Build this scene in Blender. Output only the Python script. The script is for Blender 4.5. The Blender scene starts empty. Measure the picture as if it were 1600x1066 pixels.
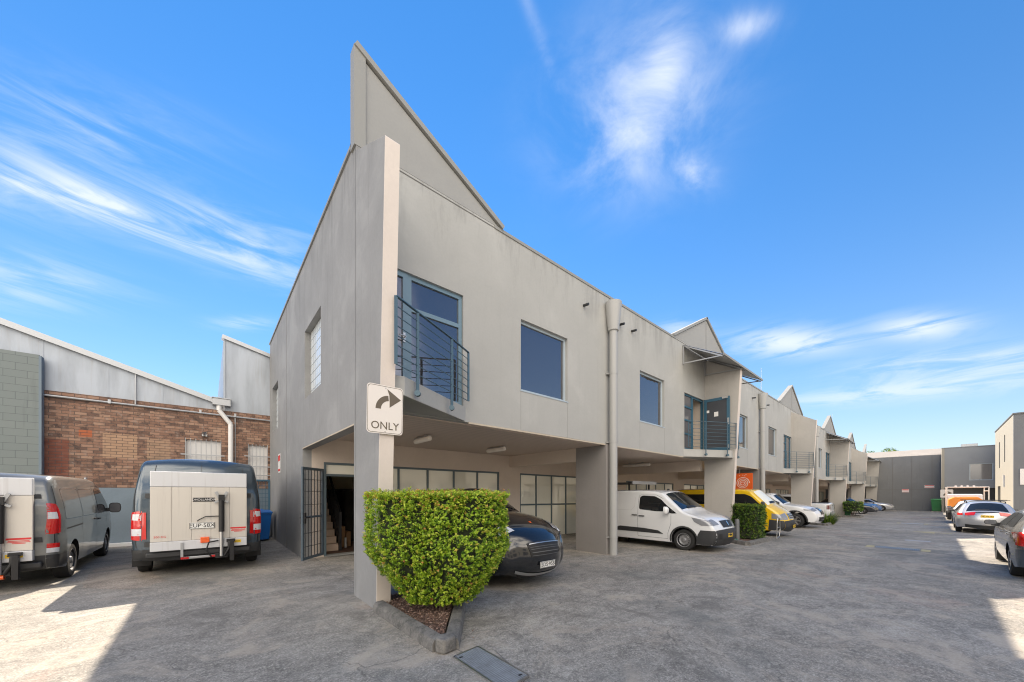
import bpy, bmesh, math, random
import numpy as np
from mathutils import Vector, Matrix
from mathutils.geometry import tessellate_polygon
random.seed(7)
S = bpy.context.scene
COL = S.collection
R = math.radians

# ---------------------------------------------------------------- camera
TH = R(49.695)
cd = bpy.data.cameras.new("camera"); cam = bpy.data.objects.new("camera", cd); COL.objects.link(cam)
cd.sensor_width = 36; cd.lens = 36*560/1600; cd.shift_y = (770-533)/1600
cd.clip_start = .05; cd.clip_end = 3000
cam.location = (0, 0, 1.65); cam.rotation_euler = (R(90), 0, TH - R(90))
S.camera = cam
CF = Vector((math.cos(TH), math.sin(TH), 0)); CR = Vector((math.sin(TH), -math.cos(TH), 0))

# ---------------------------------------------------------------- light and exposure
SUN = Vector((2.6, 6.6, 7.35)).normalized()
EL = math.asin(SUN.z); AZ = math.atan2(SUN.x, SUN.y)
sd = bpy.data.lights.new("sun", 'SUN'); sun = bpy.data.objects.new("sun", sd); COL.objects.link(sun)
sd.energy = 3.6; sd.angle = R(.5); sd.color = (1, .87, .71)
sun.rotation_euler = SUN.to_track_quat('Z', 'Y').to_euler()
S.view_settings.view_transform = 'Standard'; S.view_settings.look = 'None'
S.cycles.filter_width = 1.1
S.view_settings.exposure = 1.6; S.view_settings.gamma = 1

SKY_SAT = 1.28; SKY_A = .55; SKY_K = .12; CLOUD = (2.2, 2.35, 2.6, 1); FILL_CLOUD = (10.2, 9.2, 7.9, 1)
W_ = bpy.data.worlds.new("World"); S.world = W_; W_.use_nodes = True
nt = W_.node_tree; N = nt.nodes; L = nt.links; N.clear()
def nn(t, **k):
    n = N.new(t)
    for a, b in k.items(): setattr(n, a, b)
    return n
def mth(op, a, b=None, clamp=False):
    n = nn('ShaderNodeMath', operation=op, use_clamp=clamp)
    for i, v in enumerate((a, b)):
        if v is None: continue
        if isinstance(v, (int, float)): n.inputs[i].default_value = v
        else: L.new(v, n.inputs[i])
    return n.outputs[0]
sky = nn('ShaderNodeTexSky', sky_type='NISHITA', sun_disc=False, sun_elevation=EL, sun_rotation=AZ,
         air_density=1.0, dust_density=0.0, ozone_density=3.0, altitude=0)
tc = nn('ShaderNodeTexCoord')
def vdot(v):
    n = nn('ShaderNodeVectorMath', operation='DOT_PRODUCT'); L.new(tc.outputs['Generated'], n.inputs[0])
    n.inputs[1].default_value = v; return n.outputs['Value']
def px_dir(px, py): return (CF + CR*((px-800)/560) + Vector((0, 0, (770-py)/560))).normalized()
def blob(px, py, sa, sb, ang, w):
    c = px_dir(px, py); a0 = (CR - c*CR.dot(c)).normalized(); b0 = c.cross(a0)
    if b0.z < 0: b0 = -b0
    t = R(ang); a = a0*math.cos(t)+b0*math.sin(t); b = -a0*math.sin(t)+b0*math.cos(t)
    k = mth('ADD', mth('POWER', mth('ABSOLUTE', mth('DIVIDE', vdot(a), sa)), 2), mth('POWER', mth('ABSOLUTE', mth('DIVIDE', vdot(b), sb)), 2))
    front = mth('GREATER_THAN', vdot(c), 0)
    return mth('MULTIPLY', mth('MULTIPLY', mth('EXPONENT', mth('MULTIPLY', k, -1)), w), front)
def wnoise(scale, stretch, rot, detail=9, rough=.62, dist=.6, loc=(0, 0, 0)):
    mp = nn('ShaderNodeMapping'); L.new(tc.outputs['Generated'], mp.inputs[0])
    mp.inputs['Rotation'].default_value = rot; mp.inputs['Scale'].default_value = stretch; mp.inputs['Location'].default_value = loc
    ns = nn('ShaderNodeTexNoise'); L.new(mp.outputs[0], ns.inputs['Vector'])
    ns.inputs['Scale'].default_value = scale; ns.inputs['Detail'].default_value = detail
    ns.inputs['Roughness'].default_value = rough; ns.inputs['Distortion'].default_value = dist
    return ns.outputs['Fac']
nA = wnoise(6.0, (1, 1, 1.6), (R(20), R(14), R(30)), dist=.45, loc=(2.3, 5.1, 1.7))
nB = wnoise(3.4, (1.2, 1.2, 8.5), (R(10), R(-17), 0), dist=.7, loc=(3.3, 1, 5))
nC = wnoise(5, (1, 1, 6), (0, 0, R(20)), dist=.8, loc=(1, 7, 2))
def rmp(v, lo, hi):
    n = nn('ShaderNodeMapRange', interpolation_type='SMOOTHSTEP'); L.new(v, n.inputs[0])
    n.inputs[1].default_value = lo; n.inputs[2].default_value = hi; return n.outputs[0]
def addl(*v):
    r = v[0]
    for x in v[1:]: r = mth('ADD', r, x)
    return r
grpA = mth('MULTIPLY', addl(blob(985, 185, .13, .10, 10, 1.0), blob(1045, 85, .04, .035, -30, .9), blob(1165, 42, .045, .014, 4, .8), blob(1085, 272, .04, .02, -25, .9), blob(850, 80, .14, .010, -58, .35)), rmp(nA, .30, .82))
grpB = mth('MULTIPLY', addl(blob(130, 310, .30, .035, -14, .75), blob(330, 385, .22, .035, -20, .85), blob(30, 440, .10, .035, -8, .7), blob(60, 185, .18, .05, -12, .45)), rmp(nB, .36, .74))
grpC = mth('MULTIPLY', addl(blob(1230, 535, .10, .026, 0, .9), blob(1435, 512, .055, .02, 0, .9), blob(1530, 562, .14, .02, 8, .6), blob(1400, 610, .2, .02, 8, .6), blob(1060, 515, .05, .02, 0, .5), blob(380, 505, .05, .012, 0, .5)), rmp(nC, .36, .6))
hz = mth('MULTIPLY', mth('EXPONENT', mth('DIVIDE', mth('MULTIPLY', mth('ABSOLUTE', vdot(Vector((0, 0, 1)))), -1), .17)), .62)
cl = mth('MINIMUM', mth('ADD', mth('MULTIPLY', addl(grpA, grpB, grpC), .82), hz), .85)
hs = nn('ShaderNodeHueSaturation'); L.new(sky.outputs[0], hs.inputs['Color']); hs.inputs['Saturation'].default_value = SKY_SAT
bwn = nn('ShaderNodeRGBToBW'); L.new(hs.outputs[0], bwn.inputs[0])
damp = mth('DIVIDE', SKY_A, mth('ADD', 1, mth('MULTIPLY', bwn.outputs[0], SKY_K)))
vm = nn('ShaderNodeVectorMath', operation='SCALE'); L.new(hs.outputs[0], vm.inputs[0]); L.new(damp, vm.inputs['Scale'])
mx = nn('ShaderNodeMix', data_type='RGBA'); L.new(cl, mx.inputs[0]); L.new(vm.outputs[0], mx.inputs[6])
mx.inputs[7].default_value = CLOUD
# added bright cloud behind the camera, never in frame, to lift the shaded facade
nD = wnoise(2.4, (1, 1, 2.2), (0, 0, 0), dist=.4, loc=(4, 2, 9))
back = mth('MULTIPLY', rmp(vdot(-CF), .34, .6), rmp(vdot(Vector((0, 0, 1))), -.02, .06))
fill_cl = mth('MULTIPLY', back, rmp(nD, .36, .56))
mx2 = nn('ShaderNodeMix', data_type='RGBA'); L.new(fill_cl, mx2.inputs[0]); L.new(mx.outputs[2], mx2.inputs[6]); mx2.inputs[7].default_value = FILL_CLOUD
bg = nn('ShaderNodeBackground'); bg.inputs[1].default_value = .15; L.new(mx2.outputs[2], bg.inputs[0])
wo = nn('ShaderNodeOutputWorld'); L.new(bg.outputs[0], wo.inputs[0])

# ---------------------------------------------------------------- materials
MATS = {}
def newmat(name):
    m = bpy.data.materials.new(name); m.use_nodes = True; MATS[name] = m
    return m, m.node_tree, m.node_tree.nodes['Principled BSDF']
def P(name, col, rough=.6, metal=0, coat=0, spec=.5, emit=None, alpha=None, trans=0, coatr=.03):
    if name in MATS: return MATS[name]
    m, t, b = newmat(name)
    b.inputs['Base Color'].default_value = (*col, 1); b.inputs['Roughness'].default_value = rough
    b.inputs['Metallic'].default_value = metal; b.inputs['Coat Weight'].default_value = coat
    b.inputs['Coat Roughness'].default_value = coatr
    b.inputs['Specular IOR Level'].default_value = spec; b.inputs['Transmission Weight'].default_value = trans
    if emit: b.inputs['Emission Color'].default_value = (*col, 1); b.inputs['Emission Strength'].default_value = emit
    return m
def tex(t, kind, **k):
    n = t.nodes.new(kind)
    for a, b in k.items():
        if a in n.inputs: n.inputs[a].default_value = b
        else: setattr(n, a, b)
    return n
def mapped(t, sc=(1, 1, 1), rot=(0, 0, 0)):
    c = t.nodes.new('ShaderNodeNewGeometry'); mp = t.nodes.new('ShaderNodeMapping')
    mp.inputs['Scale'].default_value = sc; mp.inputs['Rotation'].default_value = rot
    t.links.new(c.outputs['Position'], mp.inputs[0]); return mp.outputs[0]
def objmapped(t, sc=(1, 1, 1)):
    c = t.nodes.new('ShaderNodeTexCoord'); mp = t.nodes.new('ShaderNodeMapping')
    mp.inputs['Scale'].default_value = sc
    t.links.new(c.outputs['Object'], mp.inputs[0]); return mp.outputs[0]
def mixc(t, fac, a, b, mode='MIX'):
    n = t.nodes.new('ShaderNodeMix'); n.data_type = 'RGBA'; n.blend_type = mode
    for i, v in ((0, fac), (6, a), (7, b)):
        if isinstance(v, (int, float)): n.inputs[i].default_value = v
        elif isinstance(v, tuple): n.inputs[i].default_value = (*v, 1) if len(v) == 3 else v
        else: t.links.new(v, n.inputs[i])
    return n.outputs[2]
def ramp(t, v, lo, hi, a=0., b=1.):
    n = t.nodes.new('ShaderNodeMapRange'); t.links.new(v, n.inputs[0])
    for i, x in enumerate((lo, hi, a, b)): n.inputs[i+1].default_value = x
    return n.outputs[0]
def noise(t, vec, scale, detail=4, rough=.55, dist=0):
    n = tex(t, 'ShaderNodeTexNoise'); t.links.new(vec, n.inputs['Vector'])
    n.inputs['Scale'].default_value = scale; n.inputs['Detail'].default_value = detail
    n.inputs['Roughness'].default_value = rough; n.inputs['Distortion'].default_value = dist
    return n.outputs['Fac']
def bump(t, b, h, st=.3, d=.01):
    n = t.nodes.new('ShaderNodeBump'); n.inputs['Strength'].default_value = st; n.inputs['Distance'].default_value = d
    t.links.new(h, n.inputs['Height']); t.links.new(n.outputs[0], b.inputs['Normal'])
def stucco(name, col, dirt=.25, streak=.25, rough=.85, top=None):
    m, t, b = newmat(name)
    v = mapped(t)
    n1 = noise(t, v, .8, 7, .65, .3); n2 = noise(t, v, 22, 5, .7)
    n3 = noise(t, mapped(t, (7, 7, .3)), 1, 6, .65); n4 = noise(t, mapped(t, (3.1, 3.1, .5)), 1, 6, .7)
    dk = tuple(c*.60 for c in col); lt = tuple(min(1, c*1.3) for c in col)
    c = mixc(t, ramp(t, n1, .40, .70, 0, dirt), col, dk)
    c = mixc(t, ramp(t, n1, .46, .30, 0, dirt), c, lt)
    c = mixc(t, ramp(t, n3, .56, .74, 0, streak), c, dk)
    c = mixc(t, ramp(t, n2, .35, .7, 0, .15), c, lt)
    if top:
        sp = t.nodes.new('ShaderNodeSeparateXYZ'); t.links.new(v, sp.inputs[0])
        h = ramp(t, sp.outputs[2], top-1.5, top, 0, 1); q = t.nodes.new('ShaderNodeMath'); q.operation = 'MULTIPLY'
        t.links.new(h, q.inputs[0]); t.links.new(ramp(t, n4, .48, .66, 0, .75), q.inputs[1]); c = mixc(t, q.outputs[0], c, tuple(x*.55 for x in col))
    t.links.new(c, b.inputs['Base Color']); b.inputs['Roughness'].default_value = rough
    bump(t, b, n2, .2, .003)
    return m
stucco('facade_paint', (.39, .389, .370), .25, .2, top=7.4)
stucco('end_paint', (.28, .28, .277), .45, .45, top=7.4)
stucco('fin_paint', (.42, .40, .37), .2, .25, top=7.3)
stucco('cream_paint', (.66, .59, .53), .15, .15)
stucco('sail_paint', (.30, .30, .29), .12, .1)
stucco('under_paint', (.64, .55, .47), .15, .1)
stucco('pier_paint', (.25, .235, .225), .15, .15)
stucco('dark_wall', (.175, .18, .185), .2, .4)
stucco('shed_wall', (.27, .28, .29), .1, .15)
stucco('warm_wall', (.34, .315, .26), .1, .15)
stucco('cladding_pale', (.27, .25, .23), .25, .4)
stucco('concrete_kerb', (.17, .165, .16), .6, .0, .9)
def kerbmat():
    m, t, b = newmat('concrete_kerb'); v = mapped(t); n1 = noise(t, v, 5, 7, .75, .6); n2 = noise(t, v, 45, 4, .8)
    c = mixc(t, ramp(t, n1, .36, .64), (.085, .083, .078), (.21, .20, .185)); c = mixc(t, ramp(t, n2, .5, .7, 0, .5), c, (.30, .285, .26)); c = mixc(t, ramp(t, n2, .42, .3, 0, .6), c, (.04, .04, .038))
    t.links.new(c, b.inputs['Base Color']); b.inputs['Roughness'].default_value = .95; bump(t, b, n2, .2, .002)
kerbmat()
stucco('blockwork_dado', (.20, .25, .29), .3, .3)
P('flashing', (.27, .27, .255), .6); P('drip_flashing', (.50, .43, .33), .5)
P('joint', (.16, .155, .15), .9)
P('blue_frame', (.16, .25, .32), .4); P('blue_frame_dark', (.035, .11, .17), .4); P('pale_frame', (.40, .47, .52), .35)
P('shop_frame', (.10, .14, .16), .4)
P('glass_dark', (.21, .205, .215), .02, .85, spec=.9)
def wavy(name):
    t = MATS[name].node_tree; n = noise(t, mapped(t), 1.6, 2, .5); bump(t, t.nodes['Principled BSDF'], n, .06, .06)
wavy('glass_dark')
P('glass_pale', (.80, .79, .68), .06, spec=.9)
P('glass_grey', (.12, .12, .13), .05, spec=.9)
P('rail_paint', (.07, .125, .165), .4, .2); P('gate_paint', (.07, .10, .13), .4)
P('downpipe_paint', (.36, .36, .35), .45)
P('black', (.012, .012, .013), .5); P('black_gloss', (.01, .01, .012), .12); P('black_plastic', (.03, .031, .033), .55)
P('white_paint', (.75, .74, .72), .5); P('sign_white', (.78, .73, .68), .45); P('sign_brown', (.13, .105, .075), .5)
P('galv', (.42, .43, .44), .4, .6); P('steel', (.5, .5, .5), .3, .9); P('chrome', (.75, .75, .76), .12, 1)
P('light_diffuser', (.92, .86, .78), .4)
P('red_lens', (.55, .01, .01), .12, coat=1); P('orange_lens', (.8, .12, .02), .2, coat=1); P('clear_lens', (.6, .62, .65), .08, coat=1)
P('smoked_lens', (.12, .02, .02), .1, coat=1)
P('lamp_glass', (.30, .31, .33), .22, .3)
P('tyre', (.018, .018, .018), .8); P('rim_steel', (.30, .30, .31), .4, .6); P('rim_alloy', (.5, .5, .52), .25, .9)
P('plate_yellow', (.80, .52, .02), .4); P('plate_white', (.75, .75, .72), .4)
P('car_glass', (.012, .014, .016), .03, spec=.9)
P('paint_white', (.72, .73, .74), .25, coat=1); P('paint_slate', (.06, .085, .11), .25, .35, coat=1)
P('paint_slate_van', (.17, .18, .18), .3, .3, coat=1)
P('paint_black', (.012, .014, .018), .15, .2, coat=1); P('paint_yellow', (.78, .50, .01), .25, coat=1)
P('paint_silver', (.50, .51, .53), .28, .6, coat=1); P('paint_graphite', (.19, .185, .18), .26, .6, coat=1)
P('paint_blue', (.04, .13, .35), .25, coat=1); P('bin_blue', (.01, .12, .42), .4); P('bin_green', (.02, .16, .05), .45)
P('paint_dark', (.02, .022, .028), .2, coat=1)
P('orange_tarp', (.75, .24, .03), .6); P('sign_orange', (.72, .12, .02), .4); P('sign_red', (.62, .03, .03), .5)
P('carton', (.38, .22, .11), .8); P('stair_tread', (.55, .42, .32), .8); P('room_wall', (.78, .70, .52), .8)
P('hose_green', (.0, .25, .17), .45); P('bollard_grey', (.12, .125, .13), .5); P('brown_floor', (.10, .05, .03), .7)
P('marking_white', (.36, .37, .39), .8); P('marking_yellow', (.42, .37, .22), .8); P('glass_block', (.60, .64, .66), .15, spec=.8)
P('bark', (.09, .06, .045), .9); P('mesh_dark', (.05, .055, .065), .7)

def asphalt(name='asphalt', k=1.52, tint=(1.07, 1, .88)):
    m, t, b = newmat(name)
    def C(v): return tuple(v*k*q for q in tint)
    v = mapped(t); n1 = noise(t, v, .33, 5, .6, .5)
    n2 = noise(t, mapped(t, (1, 1.7, 1), (0, 0, R(38))), 1.5, 10, .80, .6)
    n5 = noise(t, v, 15, 6, .8, .2); n6 = noise(t, v, 48, 3, .8); n3 = noise(t, v, 110, 2, .7); n4 = noise(t, v, .9, 7, .7, 1.2)
    c = mixc(t, ramp(t, n2, .38, .60), C(.11), C(.235))
    c = mixc(t, ramp(t, n1, .40, .62, 0, .6), c, C(.105))
    c = mixc(t, ramp(t, n5, .51, .64, 0, .45), c, C(.32))
    c = mixc(t, ramp(t, n5, .48, .36, 0, .5), c, C(.075))
    c = mixc(t, ramp(t, n6, .53, .66, 0, .55), c, C(.38))
    c = mixc(t, ramp(t, n6, .47, .36, 0, .6), c, C(.06))
    c = mixc(t, ramp(t, n4, .52, .64, 0, .7), c, (.28*k, .245*k, .20*k))
    n8 = noise(t, v, .6, 5, .6, .8); c = mixc(t, ramp(t, n8, .60, .70, 0, .22), c, (.22*k, .13*k, .10*k)); c = mixc(t, ramp(t, n8, .44, .34, 0, .5), c, (.09*k, .095*k, .09*k))
    c = mixc(t, ramp(t, n4, .44, .34, 0, .6), c, C(.085))
    vo = tex(t, 'ShaderNodeTexVoronoi', feature='DISTANCE_TO_EDGE')
    dv = t.nodes.new('ShaderNodeVectorMath'); dv.operation = 'ADD'; t.links.new(v, dv.inputs[0])
    nz = tex(t, 'ShaderNodeTexNoise', Scale=1.6, Detail=5); t.links.new(v, nz.inputs['Vector']); t.links.new(nz.outputs['Color'], dv.inputs[1])
    t.links.new(dv.outputs[0], vo.inputs['Vector']); vo.inputs['Scale'].default_value = .16
    q = t.nodes.new('ShaderNodeMath'); q.operation = 'MULTIPLY'; t.links.new(ramp(t, vo.outputs['Distance'], .0, .0022, .55, 0), q.inputs[0]); t.links.new(ramp(t, n4, .4, .5), q.inputs[1])
    c = mixc(t, q.outputs[0], c, (.05, .047, .043))
    t.links.new(c, b.inputs['Base Color']); t.links.new(ramp(t, n1, .3, .7, .75, .95), b.inputs['Roughness'])
    bump(t, b, n3, .25, .004)
asphalt('patch_concrete', 1.5, (1.15, 1, .84))
asphalt()
def bricks():
    m, t, b = newmat('brick')
    tcn = t.nodes.new('ShaderNodeNewGeometry'); sp = t.nodes.new('ShaderNodeSeparateXYZ'); cb = t.nodes.new('ShaderNodeCombineXYZ')
    t.links.new(tcn.outputs['Position'], sp.inputs[0]); t.links.new(sp.outputs[0], cb.inputs[0]); t.links.new(sp.outputs[2], cb.inputs[1])
    br = tex(t, 'ShaderNodeTexBrick'); t.links.new(cb.outputs[0], br.inputs['Vector'])
    br.inputs['Scale'].default_value = 1; br.inputs['Brick Width'].default_value = .24; br.inputs['Row Height'].default_value = .086
    br.inputs['Mortar Size'].default_value = .006; br.inputs['Bias'].default_value = 0
    br.inputs['Color1'].default_value = (0, 0, 0, 1); br.inputs['Color2'].default_value = (1, 1, 1, 1); br.inputs['Mortar'].default_value = (.5, .5, .5, 1)
    bw = t.nodes.new('ShaderNodeRGBToBW'); t.links.new(br.outputs['Color'], bw.inputs[0])
    cr = t.nodes.new('ShaderNodeValToRGB'); t.links.new(bw.outputs[0], cr.inputs[0])
    e = cr.color_ramp.elements; e[0].position = 0; e[0].color = (.16, .095, .07, 1); e[1].position = 1; e[1].color = (.40, .25, .17, 1)
    for p, c in ((.25, (.25, .14, .095, 1)), (.5, (.30, .17, .115, 1)), (.75, (.34, .20, .135, 1))):
        x = e.new(p); x.color = c
    n1 = noise(t, cb.outputs[0], 1.3, 5, .6)
    n7 = noise(t, cb.outputs[0], 4.5, 6, .75, .4)
    c = mixc(t, ramp(t, n1, .52, .68, 0, .75), cr.outputs[0], (.10, .075, .065)); c = mixc(t, ramp(t, n7, .53, .62, 0, .75), c, (.055, .042, .038)); c = mixc(t, ramp(t, n7, .45, .36, 0, .5), c, (.36, .29, .24))
    def rect(x0, x1, z0, z1, col, amt, c):
        def cmp(o, v, gt):
            q = t.nodes.new('ShaderNodeMath'); q.operation = 'GREATER_THAN' if gt else 'LESS_THAN'; t.links.new(o, q.inputs[0]); q.inputs[1].default_value = v; return q.outputs[0]
        f = None
        for o, v, gt in ((sp.outputs[0], x0, 1), (sp.outputs[0], x1, 0), (sp.outputs[2], z0, 1), (sp.outputs[2], z1, 0)):
            q = cmp(o, v, gt)
            if f is None: f = q
            else:
                k = t.nodes.new('ShaderNodeMath'); k.operation = 'MULTIPLY'; t.links.new(f, k.inputs[0]); t.links.new(q, k.inputs[1]); f = k.outputs[0]
        k = t.nodes.new('ShaderNodeMath'); k.operation = 'MULTIPLY'; t.links.new(f, k.inputs[0]); k.inputs[1].default_value = amt
        return mixc(t, k.outputs[0], c, col)
    c = rect(-2.45, -1.72, 2.72, 3.48, (.50, .32, .20), .7, c)
    c = rect(-1.5, -.95, 2.72, 3.40, (.47, .31, .2), .6, c)
    c = rect(-3.7, -3.1, 1.5, 3.2, (.22, .06, .035), .7, c)
    c = rect(-2.92, -2.66, 3.32, 3.53, (.48, .13, .05), .85, c)
    c = mixc(t, br.outputs['Fac'], c, (.10, .08, .07))
    t.links.new(c, b.inputs['Base Color']); b.inputs['Roughness'].default_value = .9
    iv = t.nodes.new('ShaderNodeMath'); iv.operation = 'SUBTRACT'; iv.inputs[0].default_value = 1; t.links.new(br.outputs['Fac'], iv.inputs[1])
    bump(t, b, iv.outputs[0], .5, .01)
bricks()
def blocks():
    m, t, b = newmat('block_wall')
    tcn = t.nodes.new('ShaderNodeNewGeometry'); sp = t.nodes.new('ShaderNodeSeparateXYZ'); cb = t.nodes.new('ShaderNodeCombineXYZ')
    t.links.new(tcn.outputs['Position'], sp.inputs[0]); t.links.new(sp.outputs[0], cb.inputs[0]); t.links.new(sp.outputs[2], cb.inputs[1])
    br = tex(t, 'ShaderNodeTexBrick'); t.links.new(cb.outputs[0], br.inputs['Vector'])
    br.inputs['Scale'].default_value = 1; br.inputs['Brick Width'].default_value = .4; br.inputs['Row Height'].default_value = .2; br.inputs['Mortar Size'].default_value = .005
    br.inputs['Color1'].default_value = (.20, .228, .218, 1); br.inputs['Color2'].default_value = (.215, .242, .23, 1); br.inputs['Mortar'].default_value = (.11, .13, .13, 1)
    n = noise(t, mapped(t, (5, 5, .4)), 1, 5, .6)
    c = mixc(t, ramp(t, n, .58, .8, 0, .6), br.outputs['Color'], (.10, .11, .115))
    t.links.new(c, b.inputs['Base Color']); b.inputs['Roughness'].default_value = .75
blocks()
def sheet(name, col, rust=.35):
    m, t, b = newmat(name)
    v = mapped(t); n1 = noise(t, mapped(t, (2.5, 2.5, .5)), 1, 5, .6); n2 = noise(t, mapped(t, (14, 14, .6)), 1, 4, .6)
    c = mixc(t, ramp(t, n1, .4, .7, 0, rust), col, tuple(x*.55 for x in col)); c = mixc(t, ramp(t, n2, .55, .75, 0, .35), c, (.30, .27, .24))
    sp = t.nodes.new('ShaderNodeSeparateXYZ'); t.links.new(v, sp.inputs[0])
    t.links.new(c, b.inputs['Base Color']); b.inputs['Roughness'].default_value = .45; b.inputs['Metallic'].default_value = .25
sheet('metal_sheet', (.42, .455, .50), .6); sheet('tail_panel', (.62, .585, .53), .12)
sheet('tail_panel_top', (.62, .63, .65), .1)
def soffit():
    m, t, b = newmat('soffit_board')
    v = mapped(t, (1, 1, 1)); sp = t.nodes.new('ShaderNodeSeparateXYZ'); t.links.new(v, sp.inputs[0])
    q = t.nodes.new('ShaderNodeMath'); q.operation = 'PINGPONG'; t.links.new(sp.outputs[1], q.inputs[0]); q.inputs[1].default_value = .09
    c = mixc(t, ramp(t, q.outputs[0], .0, .012, 1, 0), (.60, .50, .43), (.30, .25, .22))
    t.links.new(c, b.inputs['Base Color']); b.inputs['Roughness'].default_value = .7
soffit()
def mulch():
    m, t, b = newmat('mulch')
    v = mapped(t); n = noise(t, v, 40, 4, .8); c = mixc(t, ramp(t, n, .35, .65), (.055, .035, .028), (.27, .17, .13))
    t.links.new(c, b.inputs['Base Color']); b.inputs['Roughness'].default_value = .95; bump(t, b, n, 1, .03)
mulch()
def checker():
    m, t, b = newmat('checker_plate')
    v = mapped(t, (1, 1, 1), (0, 0, R(45)))
    ck = tex(t, 'ShaderNodeTexChecker', Scale=62.); t.links.new(v, ck.inputs['Vector'])
    c = mixc(t, ck.outputs['Fac'], (.20, .22, .235), (.33, .35, .365)); c = mixc(t, ramp(t, noise(t, mapped(t), 6, 6, .8), .4, .65, 0, .6), c, (.15, .15, .15)); t.links.new(c, b.inputs['Base Color'])
    b.inputs['Roughness'].default_value = .6; b.inputs['Metallic'].default_value = .2
checker()
def leafmat(name, stops, transl=.35):
    m, t, b = newmat(name)
    a = t.nodes.new('ShaderNodeAttribute'); a.attribute_name = 'tone'
    cr = t.nodes.new('ShaderNodeValToRGB'); t.links.new(a.outputs['Fac'], cr.inputs[0]); e = cr.color_ramp.elements
    e[0].position = stops[0][0]; e[0].color = (*stops[0][1], 1); e[1].position = stops[-1][0]; e[1].color = (*stops[-1][1], 1)
    for p, c in stops[1:-1]:
        x = e.new(p); x.color = (*c, 1)
    t.links.new(cr.outputs[0], b.inputs['Base Color']); b.inputs['Roughness'].default_value = .38
    tr = t.nodes.new('ShaderNodeBsdfTranslucent'); t.links.new(cr.outputs[0], tr.inputs[0])
    ms = t.nodes.new('ShaderNodeMixShader'); ms.inputs[0].default_value = transl
    t.links.new(b.outputs[0], ms.inputs[1]); t.links.new(tr.outputs[0], ms.inputs[2]); t.links.new(ms.outputs[0], t.nodes['Material Output'].inputs[0])
leafmat('leaf_bright', [(0, (.06, .15, .012)), (.3, (.22, .37, .022)), (.6, (.42, .57, .04)), (.88, (.60, .66, .09)), (1, (.58, .26, .08))])
leafmat('leaf_dark', [(0, (.03, .07, .012)), (.5, (.08, .16, .02)), (.85, (.19, .28, .03)), (1, (.28, .33, .04))])
P('hedge_core', (.02, .028, .01), .9)

# ---------------------------------------------------------------- helpers
def gz(x):
    if x <= 1.5: return 0.
    if x <= 10: return -.11*(x-1.5)/8.5
    return -.11 - .53*(x-10)/58
def gb(x): return 0. if x < 6 else -.0095*(x-6)

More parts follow.
